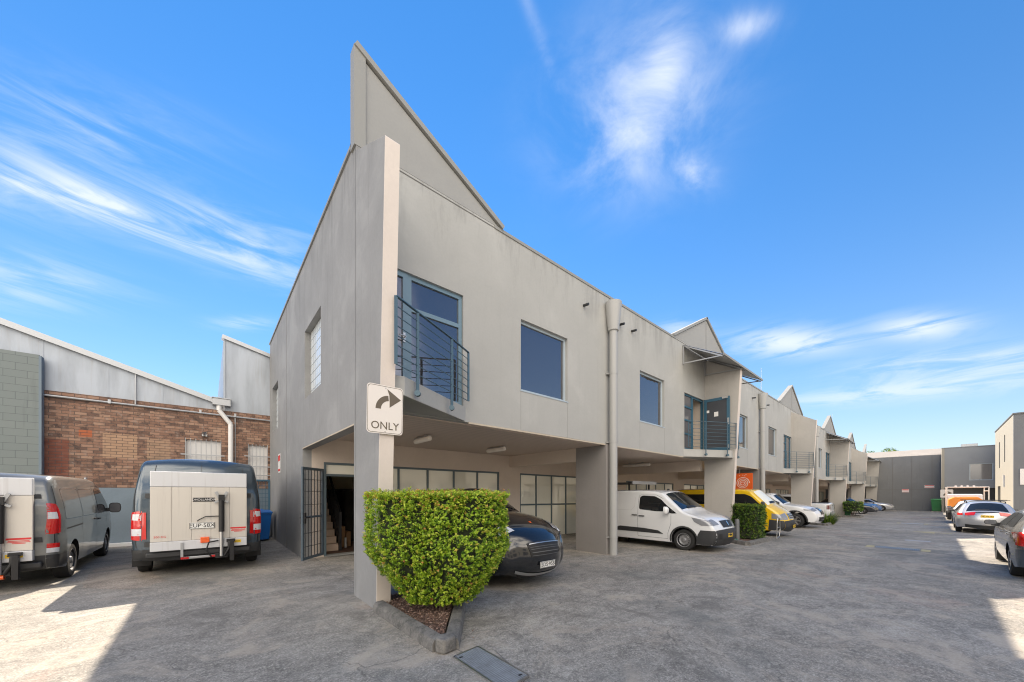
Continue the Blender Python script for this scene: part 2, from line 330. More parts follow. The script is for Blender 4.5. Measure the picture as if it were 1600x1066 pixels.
class MB:
    def __init__(s): s.v = []; s.f = []; s.m = []
    def add(s, vs, fs, m=0):
        o = len(s.v); s.v += [tuple(p) for p in vs]; s.f += [tuple(i+o for i in f) for f in fs]; s.m += [m]*len(fs); return s
    def box(s, x0, x1, y0, y1, z0, z1, m=0):
        v = [(x, y, z) for z in (z0, z1) for y in (y0, y1) for x in (x0, x1)]
        return s.add(v, [(0, 2, 3, 1), (4, 5, 7, 6), (0, 1, 5, 4), (2, 6, 7, 3), (0, 4, 6, 2), (1, 3, 7, 5)], m)
    def prism(s, poly, a, b, axis='z', m=0):
        n = len(poly)
        def mk(p, c): return {'z': (p[0], p[1], c), 'y': (p[0], c, p[1]), 'x': (c, p[0], p[1])}[axis]
        v = [mk(p, a) for p in poly] + [mk(p, b) for p in poly]
        f = [tuple(range(n))[::-1], tuple(range(n, 2*n))] + [(i, (i+1) % n, n+(i+1) % n, n+i) for i in range(n)]
        return s.add(v, f, m)
    def tube(s, p, q, r, n=10, r2=None, m=0, cap=True):
        p = Vector(p); q = Vector(q); d = (q-p).normalized(); u = d.orthogonal().normalized(); w = d.cross(u); r2 = r if r2 is None else r2
        v = []
        for c, rr in ((p, r), (q, r2)):
            for i in range(n):
                a = 2*math.pi*i/n; v.append(c+u*math.cos(a)*rr+w*math.sin(a)*rr)
        f = [(i, (i+1) % n, n+(i+1) % n, n+i) for i in range(n)]
        if cap: f += [tuple(range(n))[::-1], tuple(range(n, 2*n))]
        return s.add(v, f, m)
    def path(s, pts, r, n=8, m=0):
        for a, b in zip(pts, pts[1:]): s.tube(a, b, r, n, m=m)
        return s
    def bar(s, p, q, w, h, m=0):
        p = Vector(p); q = Vector(q); d = (q-p).normalized(); up = Vector((0, 0, 1))
        if abs(d.z) > .95: up = Vector((0, 1, 0))
        a = d.cross(up).normalized()*w/2; b = a.cross(d).normalized()*h/2
        v = [c+x for c in (p, q) for x in (a+b, a-b, -a-b, -a+b)]
        return s.add(v, [(0, 1, 2, 3), (7, 6, 5, 4), (0, 4, 5, 1), (1, 5, 6, 2), (2, 6, 7, 3), (3, 7, 4, 0)], m)
    def lathe(s, prof, n=24, axis='y', c=(0, 0, 0), m=0):
        k = len(prof); v = []
        for i in range(n):
            a = 2*math.pi*i/n
            for r, h in prof:
                if axis == 'y': v.append((c[0]+r*math.cos(a), c[1]+h, c[2]+r*math.sin(a)))
                elif axis == 'z': v.append((c[0]+r*math.cos(a), c[1]+r*math.sin(a), c[2]+h))
                else: v.append((c[0]+h, c[1]+r*math.cos(a), c[2]+r*math.sin(a)))
        f = [(i*k+j, ((i+1) % n)*k+j, ((i+1) % n)*k+j+1, i*k+j+1) for i in range(n) for j in range(k-1)]
        return s.add(v, f, m)
    def wall(s, ax, p0, p1, a0, a1, z0, z1, holes, m=0):
        """wall slab between p0 and p1 on axis ax, spanning a0..a1 x z0..z1, with rectangular holes (a,a,z,z)"""
        A = sorted({a0, a1, *[h[0] for h in holes], *[h[1] for h in holes]}); A = [a for a in A if a0 <= a <= a1]
        Z = sorted({z0, z1, *[h[2] for h in holes], *[h[3] for h in holes]}); Z = [z for z in Z if z0 <= z <= z1]
        def hole(i, j):
            if i < 0 or j < 0 or i >= len(A)-1 or j >= len(Z)-1: return True
            ca = (A[i]+A[i+1])/2; cz = (Z[j]+Z[j+1])/2
            return any(h[0] < ca < h[1] and h[2] < cz < h[3] for h in holes)
        def pt(p, a, z): return (a, p, z) if ax == 'y' else (p, a, z)
        for i in range(len(A)-1):
            for j in range(len(Z)-1):
                if hole(i, j): continue
                a, b, c, d = A[i], A[i+1], Z[j], Z[j+1]
                s.add([pt(p0, a, c), pt(p0, b, c), pt(p0, b, d), pt(p0, a, d)], [(0, 1, 2, 3)], m)
                s.add([pt(p1, a, c), pt(p1, b, c), pt(p1, b, d), pt(p1, a, d)], [(3, 2, 1, 0)], m)
                for hh, e in ((hole(i-1, j), (a, c, a, d)), (hole(i+1, j), (b, c, b, d)), (hole(i, j-1), (a, c, b, c)), (hole(i, j+1), (a, d, b, d))):
                    if hh: s.add([pt(p0, e[0], e[1]), pt(p0, e[2], e[3]), pt(p1, e[2], e[3]), pt(p1, e[0], e[1])], [(0, 1, 2, 3)], m)
        return s
    def text(s, body, size, mat4, m=0, ext=.0015):
        cu = bpy.data.curves.new('t', 'FONT'); cu.body = body; cu.size = size; cu.extrude = ext; cu.align_x = 'CENTER'; cu.align_y = 'CENTER'; cu.resolution_u = 3
        o = bpy.data.objects.new('t', cu); COL.objects.link(o)
        dg = bpy.context.evaluated_depsgraph_get(); me = bpy.data.meshes.new_from_object(o.evaluated_get(dg))
        s.add([mat4 @ v.co for v in me.vertices], [tuple(p.vertices) for p in me.polygons], m)
        bpy.data.objects.remove(o); bpy.data.curves.remove(cu); bpy.data.meshes.remove(me); return s
    def shear(s, fn): s.v = [(x, y, z+fn(x)) for x, y, z in s.v]; return s
    def move(s, dx, dy, dz): s.v = [(x+dx, y+dy, z+dz) for x, y, z in s.v]; return s
    def build(s, name, mats, parent=None, smooth=None, bevel=0, recalc=True):
        me = bpy.data.meshes.new(name); me.from_pydata(s.v, [], s.f)
        mats = mats if isinstance(mats, (list, tuple)) else [mats]
        for k in mats: me.materials.append(MATS[k])
        me.polygons.foreach_set('material_index', s.m); me.update()
        if recalc:
            bm = bmesh.new(); bm.from_mesh(me); bmesh.ops.remove_doubles(bm, verts=bm.verts, dist=1e-5); bmesh.ops.recalc_face_normals(bm, faces=bm.faces); bm.to_mesh(me); bm.free()
        if smooth is not None:
            me.polygons.foreach_set('use_smooth', [True]*len(me.polygons)); me.set_sharp_from_angle(angle=R(smooth))
        o = bpy.data.objects.new(name, me); COL.objects.link(o); o.parent = parent
        if bevel:
            b = o.modifiers.new('bevel', 'BEVEL'); b.width = bevel; b.segments = 2; b.limit_method = 'ANGLE'
        return o
def tag(o, label=None, cat=None, group=None, kind=None):
    if label: o['label'] = label
    if cat: o['category'] = cat
    if group: o['group'] = group
    if kind: o['kind'] = kind
    return o
def thing(name, label, cat, loc=(0, 0, 0), rz=0, group=None):
    o = bpy.data.objects.new(name, None); COL.objects.link(o); o.empty_display_size = .2
    o.location = loc; o.rotation_euler = (0, 0, rz); return tag(o, label, cat, group)
def face_mat(pos, xdir, up=(0, 0, 1)):
    """matrix laying a text's X along xdir and Y along up at pos"""
    x = Vector(xdir).normalized(); y = Vector(up).normalized(); z = x.cross(y)
    return Matrix(((x.x, y.x, z.x, pos[0]), (x.y, y.y, z.y, pos[1]), (x.z, y.z, z.z, pos[2]), (0, 0, 0, 1)))
def copy_tree(o, parent=None):
    c = o.copy(); COL.objects.link(c); c.parent = parent
    for ch in [q for q in bpy.data.objects if q.parent == o]: copy_tree(ch, c)
    return c
def wb(mb, name, mats, parent, **k):
    """build a mesh given in world coordinates under a parent that stands elsewhere (unrotated)"""
    l = Vector((0, 0, 0)); q = parent
    while q is not None: l += q.location; q = q.parent
    mb.move(-l.x, -l.y, -l.z); return mb.build(name, mats, parent, **k)

# ---------------------------------------------------------------- ground
xs = [-300, -60, -20, 1.5, 10, 20, 30, 45, 68, 120, 400]
g = MB()
ys = [-300, -40, 0, 20, 60, 400]
for i in range(len(xs)-1):
    for j in range(len(ys)-1):
        p = [(xs[i], ys[j]), (xs[i+1], ys[j]), (xs[i+1], ys[j+1]), (xs[i], ys[j+1])]
        g.add([(a, b, gz(a)) for a, b in p], [(0, 1, 2, 3)])
tag(g.build('ground', 'asphalt', recalc=False), kind='structure')
# joints in the concrete apron and a garage slab
sl = MB()
def strip(mb, pts, w, lift=.004, m=0):
    for (x0, y0), (x1, y1) in zip(pts, pts[1:]):
        n = max(1, int(math.hypot(x1-x0, y1-y0)/2)); d = Vector((x1-x0, y1-y0)).normalized(); q = Vector((-d.y, d.x))*w/2
        for k in range(n):
            a = (x0+(x1-x0)*k/n, y0+(y1-y0)*k/n); b = (x0+(x1-x0)*(k+1)/n, y0+(y1-y0)*(k+1)/n)
            mb.add([(a[0]+q.x, a[1]+q.y, gz(a[0])+lift), (a[0]-q.x, a[1]-q.y, gz(a[0])+lift), (b[0]-q.x, b[1]-q.y, gz(b[0])+lift), (b[0]+q.x, b[1]+q.y, gz(b[0])+lift)], [(0, 1, 2, 3)], m)
strip(sl, [(2.05, 10.1), (2.05, 5.9)], .012); strip(sl, [(2.0, 3.28), (2.6, -1.5)], .012); strip(sl, [(3.6, 5.4), (60, 5.4)], .015)
strip(sl, [(2.3, 3.0), (1.2, -2)], .01)
pp = [(-1.64, 9.52), (-1.74, 10.01), (-1.76, 10.47), (-1.83, 10.95), (-1.87, 11.85), (-1.66, 12.03), (-1.35, 11.96), (-0.95, 10.66), (-0.57, 9.27), (-0.75, 9.11), (-0.78, 8.96), (-1.0, 8.87), (-1.29, 9.12)]
tag(MB().add([(x, y, .004) for x, y in pp], [tuple(range(len(pp)))]).build('pavement_patch', 'patch_concrete', recalc=False), kind='structure')
tag(sl.build('pavement_joints', 'joint', recalc=False), kind='structure')

# ---------------------------------------------------------------- the row of units with fin walls and sails
FX = [1.9, 15.4, 28.9, 42.1, 54.9, 68.2]
YF = 6.0
def fin_poly():       # (y, z) of a fin wall in front of the facade
    return [(YF+.02, -.9), (5.10, -.9), (5.08, 0), (4.74, 6.36), (YF+.02, 7.10)]
def railing(parent, pts, z0=3.42, z1=4.36, fn=None):
    """diagonal railing: pts = plan points of its posts, the inner ones bolted outside the slab"""
    r = MB()
    for i, p in enumerate(pts):
        inner = 0 < i < len(pts)-1
        r.bar((p[0], p[1], (3.12 if inner else z0)), (p[0], p[1], z1), .045, .012 if not inner else .02)
        if inner: r.tube((p[0]-.02, p[1]-.03, 3.14), (p[0]+.02, p[1]+.03, 3.14), .045, 10)
    for k in range(8):
        z = z1-(z1-z0)*k/7
        for a, b in zip(pts, pts[1:]):
            if k == 0: r.bar((a[0], a[1], z), (b[0], b[1], z), .04, .014)
            else: r.tube((a[0], a[1], z), (b[0], b[1], z), .008, 6)
    r.shear(fn or (lambda x: 0)); return wb(r, 'railing', 'rail_paint', parent)
def pane(parent, x0, x1, z0, z1, y, mat='glass_dark', fr=.055, frame='pale_frame', bars_z=(), bars_x=(), name='window', depth=.06):
    """framed glazing in a wall facing -y"""
    f = MB(); y1 = y+depth
    f.box(x0, x1, y, y1, z0, z0+fr); f.box(x0, x1, y, y1, z1-fr, z1)
    f.box(x0, x0+fr, y+.001, y1-.001, z0+fr, z1-fr); f.box(x1-fr, x1, y+.001, y1-.001, z0+fr, z1-fr)
    for z in bars_z: f.box(x0+fr, x1-fr, y+.002, y1-.002, z-fr/2, z+fr/2)
    for x in bars_x: f.box(x-fr/2, x+fr/2, y+.004, y1-.004, z0+fr, z1-fr)
    f.shear(gb); o = wb(f, name, frame, parent)
    g_ = MB().box(x0+fr*.5, x1-fr*.5, y+depth*.55, y+depth*.7, z0+fr*.5, z1-fr*.5).shear(gb); wb(g_, 'pane', mat, o)
    return o
def canopy(parent, xf):
    c = MB(); n = 56; x0, x1 = xf-2.1, xf+2.1
    yb, yf_, zb, zf = YF-.02, 4.62, 7.16, 6.42
    vs = []
    for i in range(n+1):
        x = x0+(x1-x0)*i/n; dz = .012*(1 if i % 2 else -1)
        vs += [(x, yb, zb+dz), (x, yf_, zf+dz), (x, yb, zb+dz-.006), (x, yf_, zf+dz-.006)]
    fs = []
    for i in range(n):
        a = i*4; b = a+4; fs += [(a, a+1, b+1, b), (a+2, b+2, b+3, a+3), (a+1, a+3, b+3, b+1), (a, b, b+2, a+2)]
    c.add(vs, fs).shear(gb); o = wb(c, 'awning', 'galv', parent)
    f = MB()
    f.bar((x0, yf_-.01, zf), (x1, yf_-.01, zf), .04, .07, 1)
    for x in (x0+.03, xf-.16, xf+.16, x1-.03):
        f.bar((x, YF-.03, 6.45), (x, YF-.03, zb-.03), .04, .04); f.bar((x, YF-.05, 6.47), (x, yf_+.04, zf-.03), .035, .035); f.bar((x, YF-.05, zb-.05), (x, yf_+.04, zf-.05), .04, .04)
    f.shear(gb); wb(f, 'bracket', ['galv', 'flashing'], o)
def unit_side(b, xf, s, first=False, last=False, door_open=False):
    """openings of the unit to the right (s=1) or left (s=-1) of the fin at xf; returns holes"""
    def X(a, c): return (xf+a, xf+c) if s > 0 else (xf-c, xf-a)
    holes = [(*X(3.45, 5.03), 3.95, 5.55)]
    pane(b, *[v for v in (holes[0][0], holes[0][1])], 3.95, 5.55, YF+.08)
    for q in ('sill',):
        m = MB().box(holes[0][0]-.02, holes[0][1]+.02, YF-.012, YF+.1, 3.93, 3.955).shear(gb); wb(m, 'window_sill', 'pale_frame', b)
    if first:
        holes.append((xf+.1, xf+1.93, 3.36, 5.53))
        o = pane(b, xf+.80, xf+1.93, 3.36, 5.53, YF+.05, bars_z=(4.93,), fr=.075, frame='blue_frame')
        d = pane(b, xf+.1, xf+.80, 3.36, 5.53, YF+.04, fr=.09, frame='blue_frame', name='balcony_door')
        h = MB().tube((xf+.73, YF+.03, 4.38), (xf+.73, YF-.04, 4.38), .012).tube((xf+.73, YF-.04, 4.38), (xf+.61, YF-.04, 4.38), .011); h.box(xf+.71, xf+.75, YF+.02, YF+.04, 4.30, 4.46)
        wb(h, 'handle', 'steel', d)
    else:
        a, c = X(.1, 1.93); holes.append((a, c, 3.36, 5.45))
        w0, w1 = X(1.12, 1.93)
        pane(b, w0, w1, 3.36, 5.45, YF+.06, mat='glass_grey', bars_z=(3.95, 4.47, 4.97), fr=.06, frame='blue_frame_dark')
        d0, d1 = X(.1, 1.12)
        if door_open:
            j = MB().box(d0, d0+.07, YF+.06, YF+.14, 3.36, 5.45).box(d1-.07, d1, YF+.06, YF+.14, 3.36, 5.45).box(d0+.07, d1-.07, YF+.06, YF+.14, 5.38, 5.45).shear(gb)
            wb(j, 'door_frame', 'blue_frame_dark', b)
            bk = MB().box(d0-.3, d1+.3, YF+1.0, YF+1.03, 3.36, 5.6).shear(gb); wb(bk, 'inner_wall', 'room_wall', b)
            xl = xf-.25; lf = MB(); y0, y1 = 5.05, 5.97; z0, z1 = 3.38, 5.44
            for q in ((y0, y1, z0, z0+.11), (y0, y1, z1-.11, z1), (y0, y0+.1, z0+.11, z1-.11), (y1-.1, y1, z0+.11, z1-.11)): lf.box(xl, xl+.045, *q)
            lf.shear(gb); o = wb(lf, 'balcony_door', 'blue_frame_dark', b)
            wb(MB().box(xl+.015, xl+.03, y0+.05, y1-.05, z0+.05, z1-.05).shear(gb), 'screen', 'mesh_dark', o)
            wb(MB().box(xl+.005, xl+.012, 5.45, 5.6, 4.72, 4.9).shear(gb), 'notice', 'white_paint', o); wb(MB().box(xl+.005, xl+.012, 5.78, 5.9, 4.9, 5.0).shear(gb), 'notice', 'white_paint', o)
            wb(MB().box(xl-.03, xl, 5.06, 5.12, 4.35, 4.6).shear(gb), 'handle', 'steel', o); wb(MB().box(xl-.03, xl, 5.06, 5.12, 3.45, 3.6).shear(gb), 'bolt', 'steel', o); wb(MB().box(xl-.04, xl, 5.1, 5.3, 5.36, 5.43).shear(gb), 'door_closer', 'steel', o)
        else:
            d = pane(b, d0, d1, 3.36, 5.45, YF+.05, mat='glass_grey', fr=.08, frame='blue_frame_dark', name='balcony_door')
    sl_ = MB(); e = .1*s
    if first: poly = [(xf+.1, YF+.02), (xf+.1, 5.0), (xf+.28, 4.98), (xf+2.02, YF+.02)]
    else: poly = [(xf+e, YF+.02), (xf+e, 4.98), (xf+.3*s, 4.97), (xf+2.02*s, YF+.02)]
    sl_.prism(poly, 3.06, 3.34).shear(gb); bal = wb(sl_, 'balcony', 'facade_paint', b, bevel=.008)
    if first: pts = [(1.97, 4.79), (2.40, 5.02), (3.27, 5.49), (3.84, 5.83)]
    else: pts = [(xf+.14*s, 4.86), (xf+.55*s, 5.02), (xf+1.35*s, 5.47), (xf+1.92*s, 5.85)]
    railing(bal, pts, fn=gb)
    return holes
labels = ['nearest unit block with the tall half sail and glass block windows',
          'second unit block of the row, behind the yellow van',
          'third unit block of the row, behind the white pickup tray',
          'fourth unit block of the row, behind the green bin and low hedge',
          'last and farthest unit block of the row, next to the dark end wall']
BL = []
for k in range(5):
    xa, xb = FX[k], FX[k+1]; first = k == 0
    b = thing('unit_block', labels[k], 'building', (xa, YF, 0), 0, 'blocks of the row of units'); BL.append(b)
    holes = unit_side(b, xa, 1, first=first) + unit_side(b, xb, -1, door_open=(k == 0))
    x0 = xa+.1 if first else xa+.004; x1 = xb
    w = MB().wall('y', YF, YF+.18, x0, x1, 3.05, 7.22, holes).shear(gb)
    wb(w, 'facade_wall', 'facade_paint', b)
    wb(MB().box(xa+2.7, xb-2.65, YF-.02, YF+.28, 7.22, 7.285).shear(gb), 'parapet_cap', 'flashing', b)
    wb(MB().box(x0, xa+2.7, YF, YF+.18, 7.221, 7.285).shear(gb), 'facade_top', 'facade_paint', b); wb(MB().box(xb-2.65, x1, YF, YF+.18, 7.221, 7.285).shear(gb), 'facade_top', 'facade_paint', b)
    wb(MB().box(xa+2.05, xb-2.05, YF-.015, YF+.02, 3.02, 3.055).shear(gb), 'drip_edge', 'drip_flashing', b)
    # sails
    mats = ['sail_paint', 'flashing', 'joint']
    def sail(x_apex, x_end, edge_s):
        m = MB(); t0, t1 = YF-.004, YF+.15; zt = 8.82; zb = 7.287
        m.prism([(x_apex, zb), (x_apex, zt-.1), (x_end, zb)], t0, t1, 'y', 0)
        d = Vector((x_end-x_apex, 0, zb-zt)).normalized()
        m.bar((x_apex-d.x*.03, YF+.06, zt-d.z*.03-.02), (x_end+d.x*.1, YF+.06, zb+.0-d.z*.0+.02), .24, .09, 1)
        m.box(min(x_apex, x_apex+.02*edge_s), max(x_apex, x_apex+.02*edge_s), t0-.004, t0, zb, zt-.2, 2)
        m.box(min(x_apex, x_end), max(x_apex, x_end), t0-.003, t0+.002, zb-.06, zb-.045, 2)
        m.shear(gb); return m
    if first:
        m = sail(xa-.08, xa+2.83, 1)
        m.prism([(xa-.13, 7.2), (xa+.05, 7.2), (xa+.05, 8.70), (xa-.13, 8.80)], YF-.037, YF+.157, 'y', 1)
        wb(m, 'sail', mats, b)
    else:
        wb(sail(xa, xa+2.75, 1), 'sail', mats, b)
    wb(sail(xb, xb-2.75, -1), 'sail', mats, b)
    # fin wall
    fp = fin_poly()
    if first: fp = [(YF+.02, -.3), (5.10, -.3), (5.08, 0), (4.74, 6.42), (YF-.05, 7.10), (YF-.05, 7.18), (YF+.02, 7.2)]
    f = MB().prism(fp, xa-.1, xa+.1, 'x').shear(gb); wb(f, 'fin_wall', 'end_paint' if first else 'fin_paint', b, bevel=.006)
    cf = MB().prism([(5.08, .0), (5.068, .0), (4.728, 6.40), (4.74, 6.42)], xa-.1, xa+.102, 'x').shear(gb); wb(cf, 'fin_edge', 'cream_paint', b)
    if k == 4:
        f = MB().prism(fin_poly(), xb-.1, xb+.1, 'x').shear(gb); wb(f, 'fin_wall', 'fin_paint', b)
    if k % 2 == 0: canopy(b, xb)
    # undercroft
    mid = (xa+xb)/2; mx_ = 8.52 if first else mid-.1
    wb(MB().box(xa+.1, xb-.1, YF+.16, 10.2, 3.04, 3.10).shear(gb), 'soffit', 'soffit_board', b)
    wb(MB().wall('y', YF+.18, YF+.3, xa+.1, xb-.1, 3.1, 3.3, []).shear(gb), 'edge_beam', 'under_paint', b)
    wb(MB().box(mx_, mx_+.2, 5.96, 7.05, -.9, 3.045).shear(gb), 'pier', 'pier_paint', b, bevel=.008)
    wb(MB().box(mx_+.01, mx_+.19, 7.05, 10.2, 2.62, 3.04).shear(gb), 'beam', 'under_paint', b)
    if first:
        gh = [(3.35, 8.05, .0, 2.42), (9.05, 12.6, -.2, 2.42), (2.28, 3.12, -.1, 2.44), (13.2, 14.9, -.2, 2.2)]
    else:
        gh = [(xa+.9, mid-.7, -.6, 2.35), (mid+.7, xb-.9, -.6, 2.35)]
    wb(MB().wall('y', 10.2, 10.4, xa+(.1 if first else -.1), xb-.1, -.9, 3.09, gh).shear(gb), 'back_wall', 'under_paint', b)
    wb(MB().box(xa-.1 if not first else xa+.1, xb, YF+.2, 15.6, 6.95, 7.1).shear(gb), 'roof', 'metal_sheet', b)
    wb(MB().box(xa+.1, xb-.1, YF+.9, 15.5, 3.3, 3.36).shear(gb), 'upper_floor', 'room_wall', b)
    wb(MB().box(xa+.1, xb-.1, 15.2, 15.4, -.9, 6.95).shear(gb), 'rear_wall', 'room_wall', b)
    if not first:
        wb(MB().box(xa-.1, xa+.1, 10.4, 15.2, -.9, 6.95).box(xa-.1, xa+.1, YF+.18, 10.4, 2.62, 3.04).box(xa-.1, xa+.1, YF+.18, 15.2, 3.36, 6.95).shear(gb), 'party_wall', 'under_paint', b)
    for (q0, q1, z0, z1) in gh:
        if z1 > 2.43 and q1-q0 < 1: continue
        if first and q0 > 13: pane(b, q0, q1, z0, z1, 10.22, mat='glass_grey', frame='shop_frame', fr=.06, name='shop_window'); continue
        n = max(2, round((q1-q0)/.95)); bx = [q0+(q1-q0)*i/n for i in range(1, n)]
        pane(b, q0, q1, z0, z1, 10.22, mat='glass_pale', frame='shop_frame', fr=.06, bars_x=bx, bars_z=(1.22,), name='shop_window')
    # downpipe with its hopper
    px = mx_+.17; d = MB()
    d.lathe([(.11, -.8), (.11, 6.2)], 20, 'z', (px, 5.84, 0))
    d.lathe([(.1101, 6.2), (.15, 6.22), (.235, 7.0), (.225, 7.0), (.14, 6.3)], 20, 'z', (px, 5.84, 0))
    for z in (.4, 3.07, 5.0): d.lathe([(.118, z), (.118, z+.05)], 20, 'z', (px, 5.84, 0)); d.box(px-.15, px+.15, 5.93, 5.99, z, z+.04)
    d.shear(gb); wb(d, 'downpipe', 'downpipe_paint', b, smooth=40)
    for q in (-1.12, .55, 1.2): wb(MB().tube((px+q, YF+.02, 6.62+gb(px)), (px+q, YF-.16, 6.6+gb(px)), .035, 10), 'overflow_spout', 'black_plastic', b)
    # stain lines under the windows are grooves of the panels
    for wx in (xa+3.45, xa+5.03, xb-3.45, xb-5.03): wb(MB().box(wx-.005, wx+.005, YF-.002, YF+.001, 3.06, 3.93).shear(gb), 'panel_groove', 'joint' if 0 else 'flashing', b)

# end wall of the first block
b = BL[0]
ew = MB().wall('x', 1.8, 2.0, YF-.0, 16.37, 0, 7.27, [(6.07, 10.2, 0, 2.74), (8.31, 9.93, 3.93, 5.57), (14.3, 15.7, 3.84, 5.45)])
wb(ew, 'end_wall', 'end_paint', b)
wb(MB().box(1.77, 2.03, 6.14, 16.4, 7.27, 7.33), 'parapet_cap', 'flashing', b)
wb(MB().box(1.796, 1.8, 12.62, 12.64, 0, 7.27), 'panel_joint', 'joint', b)
wb(MB().box(1.797, 1.805, 6.07, 10.2, 2.74, 2.765), 'drip_edge', 'drip_flashing', b)
def glassblock(y0, y1, z0, z1):
    m = MB(); n = round((y1-y0)/.2); k = round((z1-z0)/.2); dy = (y1-y0)/n; dz = (z1-z0)/k
    m.box(1.945, 1.96, y0, y1, z0, z1, 1)
    for i in range(n):
        for j in range(k): m.box(1.925, 1.975, y0+i*dy+.008, y0+(i+1)*dy-.008, z0+j*dz+.008, z0+(j+1)*dz-.008, 0)
    wb(m, 'glass_block_window', ['glass_block', 'galv'], b, bevel=.006)
glassblock(8.31, 9.93, 3.93, 5.57); glassblock(14.3, 15.7, 3.84, 5.45)
# entrance: frame, transom, stair room
fr = MB()
fr.box(2.28, 2.34, 10.2, 10.3, 0, 2.44); fr.box(3.06, 3.12, 10.2, 10.3, 0, 2.44)
fr.box(2.34, 3.06, 10.2, 10.3, 2.38, 2.44); fr.box(2.34, 3.06, 10.2, 10.3, 2.08, 2.14)
ef = wb(fr, 'entrance_frame', 'shop_frame', b); wb(MB().box(2.34, 3.06, 10.24, 10.26, 2.14, 2.38), 'transom', 'glass_pale', ef)
wb(MB().box(2.28, 3.12, 10.12, 10.42, 0, .02), 'threshold', 'flashing', b)
wb(MB().box(2.0, 8.4, 10.42, 15.2, .0, .012), 'inner_floor', 'brown_floor', b)
wb(MB().box(2.0, 8.4, 10.42, 15.2, 2.98, 3.03), 'inner_ceiling', 'room_wall', b)
wb(MB().box(3.95, 4.05, 10.42, 15.2, .02, 2.97), 'inner_wall', 'room_wall', b)
wb(MB().box(2.0, 3.95, 13.4, 13.5, .02, 2.97), 'inner_wall', 'room_wall', b)
st = MB()
for i in range(12): st.box(2.02, 2.82, 10.95+i*.2, 13.39, .014+i*.19-(.0 if i == 0 else 0), .014+(i+1)*.19-.002*0)
so = wb(st, 'stairs', 'stair_tread', b)
rl = MB()
rl.bar((2.86, 10.9, .2), (2.86, 13.3, 2.5), .03, .22); rl.bar((2.86, 10.9, .02), (2.86, 10.9, 1.1), .06, .06)
rl.bar((2.86, 10.9, 1.08), (2.86, 12.9, 2.95), .05, .06)
for i in range(16):
    y = 10.95+i*.12; rl.tube((2.86, y, .3+(y-10.95)*.95), (2.86, y, 1.1+(y-10.95)*.95), .009, 6)
wb(rl, 'handrail', 'black', so)
cab = thing('storage_cabinet', 'black cabinet standing inside the stair entrance', 'cabinet', (3.45, 12.9, .012))
MB().box(-.42, .42, -.22, .3, 0, 1.75).build('cabinet_body', 'black', cab, bevel=.01); MB().box(-.415, -.005, -.235, -.222, .03, 1.72).box(.005, .415, -.235, -.222, .03, 1.72).build('door', 'black_gloss', cab)
for i, (x, y, w, d, h, lb) in enumerate(((3.1, 11.7, .14, .3, .62, 'tall narrow cardboard carton inside the stair entrance'), (3.28, 11.75, .12, .3, .45, 'lower cardboard carton against the cabinet in the entrance'), (3.12, 11.35, .05, .05, .3, 'small white roll standing before the cartons'))):
    m = MB().box(-w/2, w/2, -d/2, d/2, 0, h).box(-w/2-.002, w/2+.002, -.02, .02, h, h+.003); o = m.build('carton' if i < 2 else 'paper_roll', 'carton' if i < 2 else 'white_paint', bevel=.004)
    o.location = (x, y, .013); tag(o, lb, 'box' if i < 2 else 'roll')
# the barred gate standing open
gt = thing('security_gate', 'blue steel security gate with bars and mesh, swung open at the stair entrance', 'gate', (1.86, 9.93, .03), R(-66))
m = MB(); GW, GH = .84, 2.2
m.box(0, GW, -.02, .02, 0, .06); m.box(0, GW, -.02, .02, GH-.06, GH); m.box(0, .06, -.02, .02, .06, GH-.06); m.box(GW-.06, GW, -.02, .02, .06, GH-.06); m.box(.06, GW-.06, -.015, .015, .98, 1.03)
# this leaf reads from its hinge outwards
m.build('gate_frame', 'gate_paint', gt, bevel=.003)
m = MB()
for i in range(1, 7): m.box(i*GW/7-.007, i*GW/7+.007, -.007, .007, .06, GH-.06)
for z in (.3, .62, 1.3, 1.62, 1.9): m.box(.06, GW-.06, -.006, .006, z, z+.012)
m.build('bars', 'black_plastic', gt)
m = MB()
for i in range(1, 70): m.box(.06+i*(GW-.12)/70, .06+i*(GW-.12)/70+.0018, .008, .0095, .06, GH-.06)
m.build('mesh_screen', 'mesh_dark', gt)
m = MB().box(GW-.09, GW-.03, -.05, .05, .86, 1.12).box(GW-.2, GW-.03, -.075, -.05, .99, 1.01).box(GW-.2, GW-.03, .05, .075, .99, 1.01)
m.build('lock', 'black', gt)
gt.location = (2.25, 10.14, .06); gt.rotation_euler = (0, 0, R(-134))

# ceiling lights
def clight(x, y, n, lb, Ly=.62):
    z = 3.04+gb(x); t = thing('ceiling_light', lb, 'light', (x, y, z), 0, 'fluorescent lights under the units')
    m = MB()
    m.lathe([(0.001, -Ly-.03), (.045, -Ly-.025), (.06, -Ly), (.06, Ly), (.045, Ly+.025), (.001, Ly+.03)], 16, 'y', (0, 0, -.12)); m.build('diffuser', 'light_diffuser', t, smooth=40)
    m = MB().box(-.04, .04, -Ly, Ly, -.075, -.045)
    for y_ in (-Ly*.5, Ly*.5): m.box(-.035, .035, y_-.03, y_+.03, -.045, 0)
    m.build('fitting', 'steel', t)
clight(3.95, 8.0, 0, 'long ceiling light nearest the corner, above the hedge', .37)
clight(6.5, 8.4, 1, 'long ceiling light above the dark car in the first bay', .40)
clight(10.6, 8.0, 2, 'long ceiling light above the white van, just past the downpipe')
clight(14.2, 8.4, 3, 'long ceiling light beside the second fin wall')
clight(24.6, 8.2, 4, 'long ceiling light above the white pickup in the third bay')

